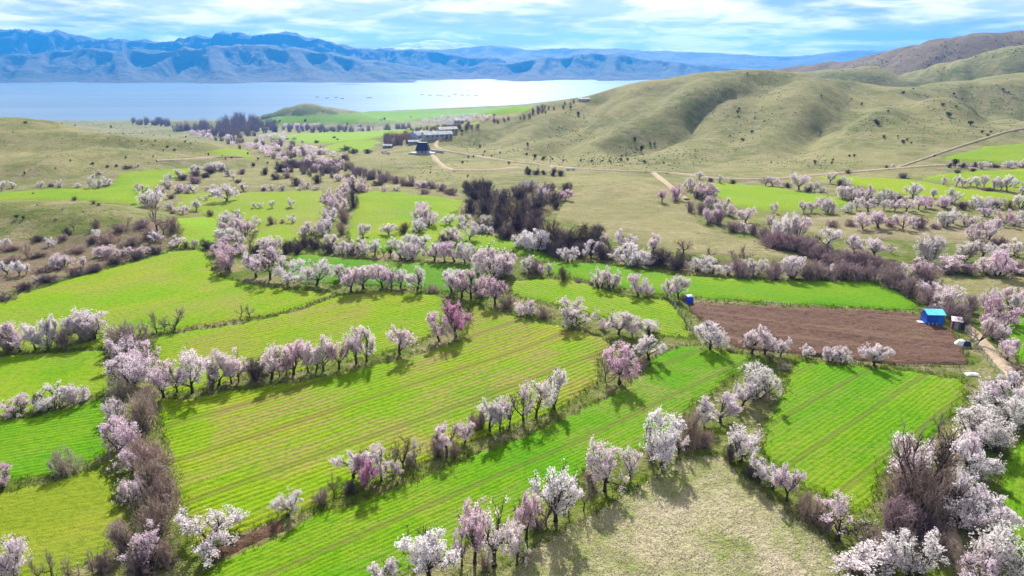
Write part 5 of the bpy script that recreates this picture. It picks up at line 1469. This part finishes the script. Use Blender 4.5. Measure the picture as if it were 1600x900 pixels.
for p_, s_ in zip(pts, sz):
    for _ in range(46):
        a_, r_ = rng.random() * 6.283, s_ * 0.5 * math.sqrt(rng.random())
        b0 = p_ + [math.cos(a_) * r_, math.sin(a_) * r_, 0]
        b1 = b0 + [math.cos(a_) * r_ * 0.6 + rng.normal() * s_ * 0.2, math.sin(a_) * r_ * 0.6 + rng.normal() * s_ * 0.2, s_ * rng.uniform(1.0, 2.1)]
        sg.append((*b0, *b1, s_ * 0.035, s_ * 0.014))
Vt, Ft = tubes(sg, 3)
o = link('bare_woodland', mesh('bare_woodland', Vt, Ft, [TWIG]))
o.color = (0.46, 0.375, 0.385, 1)
tag(o, 'far belt of leafless mauve-grey woodland between the hill and the lake', 'woodland', kind='stuff')

pts, sz = masses([([(990, 245), (1060, 235), (1110, 238), (1180, 190), (1200, 165), (1205, 185), (1130, 238), (1080, 252), (1000, 258)], 420, 2.4), ([(870, 220), (900, 190), (925, 170), (905, 205), (880, 228)], 130, 2.2),
                  ([(700, 228), (760, 243), (830, 255), (900, 258), (1020, 262), (1020, 250), (900, 246), (800, 240), (720, 222)], 420, 2.0), ([(920, 250), (985, 240), (1000, 246), (940, 258)], 160, 2.4),
                  ([(1200, 262), (1300, 262), (1330, 258), (1300, 240), (1200, 245)], 300, 2.0), ([(1330, 200), (1420, 220), (1420, 190), (1370, 180)], 200, 2.2), ([(1060, 150), (1200, 130), (1260, 180), (1100, 190)], 260, 1.8),
                  ([(1400, 140), (1600, 135), (1600, 210), (1440, 220)], 420, 2.0), ([(0, 200), (200, 200), (330, 240), (200, 262), (0, 270)], 360, 1.6), ([(120, 188), (220, 205), (300, 232), (240, 225), (140, 196)], 260, 1.8),
                  ([(900, 300), (1020, 292), (1200, 380), (1000, 360)], 420, 2.0), ([(1270, 105), (1420, 90), (1600, 55), (1600, 75), (1440, 108)], 300, 2.2), ([(600, 250), (700, 245), (720, 285), (620, 280)], 200, 2.0)], 45, 22)
clump_stuff('hillside_scrub', 'tiny dark thorn bushes and tussocks dotted over the grassy hills', 'scrub', pts, sz * 0.9, 9, (0.085, 0.09, 0.04), LEAF, 8, 0.6, 0.42)

# rough grass along the field edges and tussocks in the dry meadow
rng = np.random.default_rng(77)
E = []
for poly in RIMS:
    d = np.hypot(*np.diff(poly, axis=0).T)
    for a_, b_, L_ in zip(poly[:-1], poly[1:], d):
        if a_[1] < 170 and L_ < 12:
            n_ = int(L_ * 7)
            t_ = rng.random((n_, 1))
            E.append(a_ + (b_ - a_) * t_ + rng.normal(size=(n_, 2)) * 0.55)
E = np.concatenate(E)
E = np.column_stack([E, land(E[:, 0], E[:, 1]) + 0.05])


def blades(name, label, pts, h, per, colr, seed):
    rng = np.random.default_rng(seed)
    n_ = len(pts) * per
    b0 = np.repeat(pts, per, 0) + np.column_stack([rng.normal(size=(n_, 2)) * 0.12, np.full(n_, -0.03)])
    a_ = rng.random(n_) * 6.283
    hh = h * (0.5 + rng.random(n_))
    wv = np.stack([np.cos(a_), np.sin(a_), np.zeros(n_)], 1) * 0.045
    tip = b0 + np.column_stack([rng.normal(size=(n_, 2)) * 0.16, hh])
    V_ = np.stack([b0 - wv, b0 + wv, tip], 1).reshape(-1, 3)
    o = link(name, mesh(name, V_, (np.arange(n_)[:, None] * 3 + np.array([[0, 1, 2]])), [LEAF]))
    o.color = (*colr, 1)
    return tag(o, label, 'grass', kind='stuff')


blades('grass', 'rough green grass along the edges of the near fields', E, 0.34, 4, (0.13, 0.20, 0.015), 1)
mp_ = scatter([[(1062, 716), (1128, 712), (1170, 750), (1230, 800), (1300, 850), (1345, 895), (1345, 935), (690, 935), (790, 882), (880, 828), (960, 780), (1030, 742)]], [6000], 90)
mp_[:, 2] += 0.12
blades('dry_grass', 'dry pale tussocks covering the straw-coloured meadow', mp_, 0.12, 3, (0.54, 0.48, 0.35), 2)
print('done', round(time.time() - T0, 1), len(bpy.data.objects))
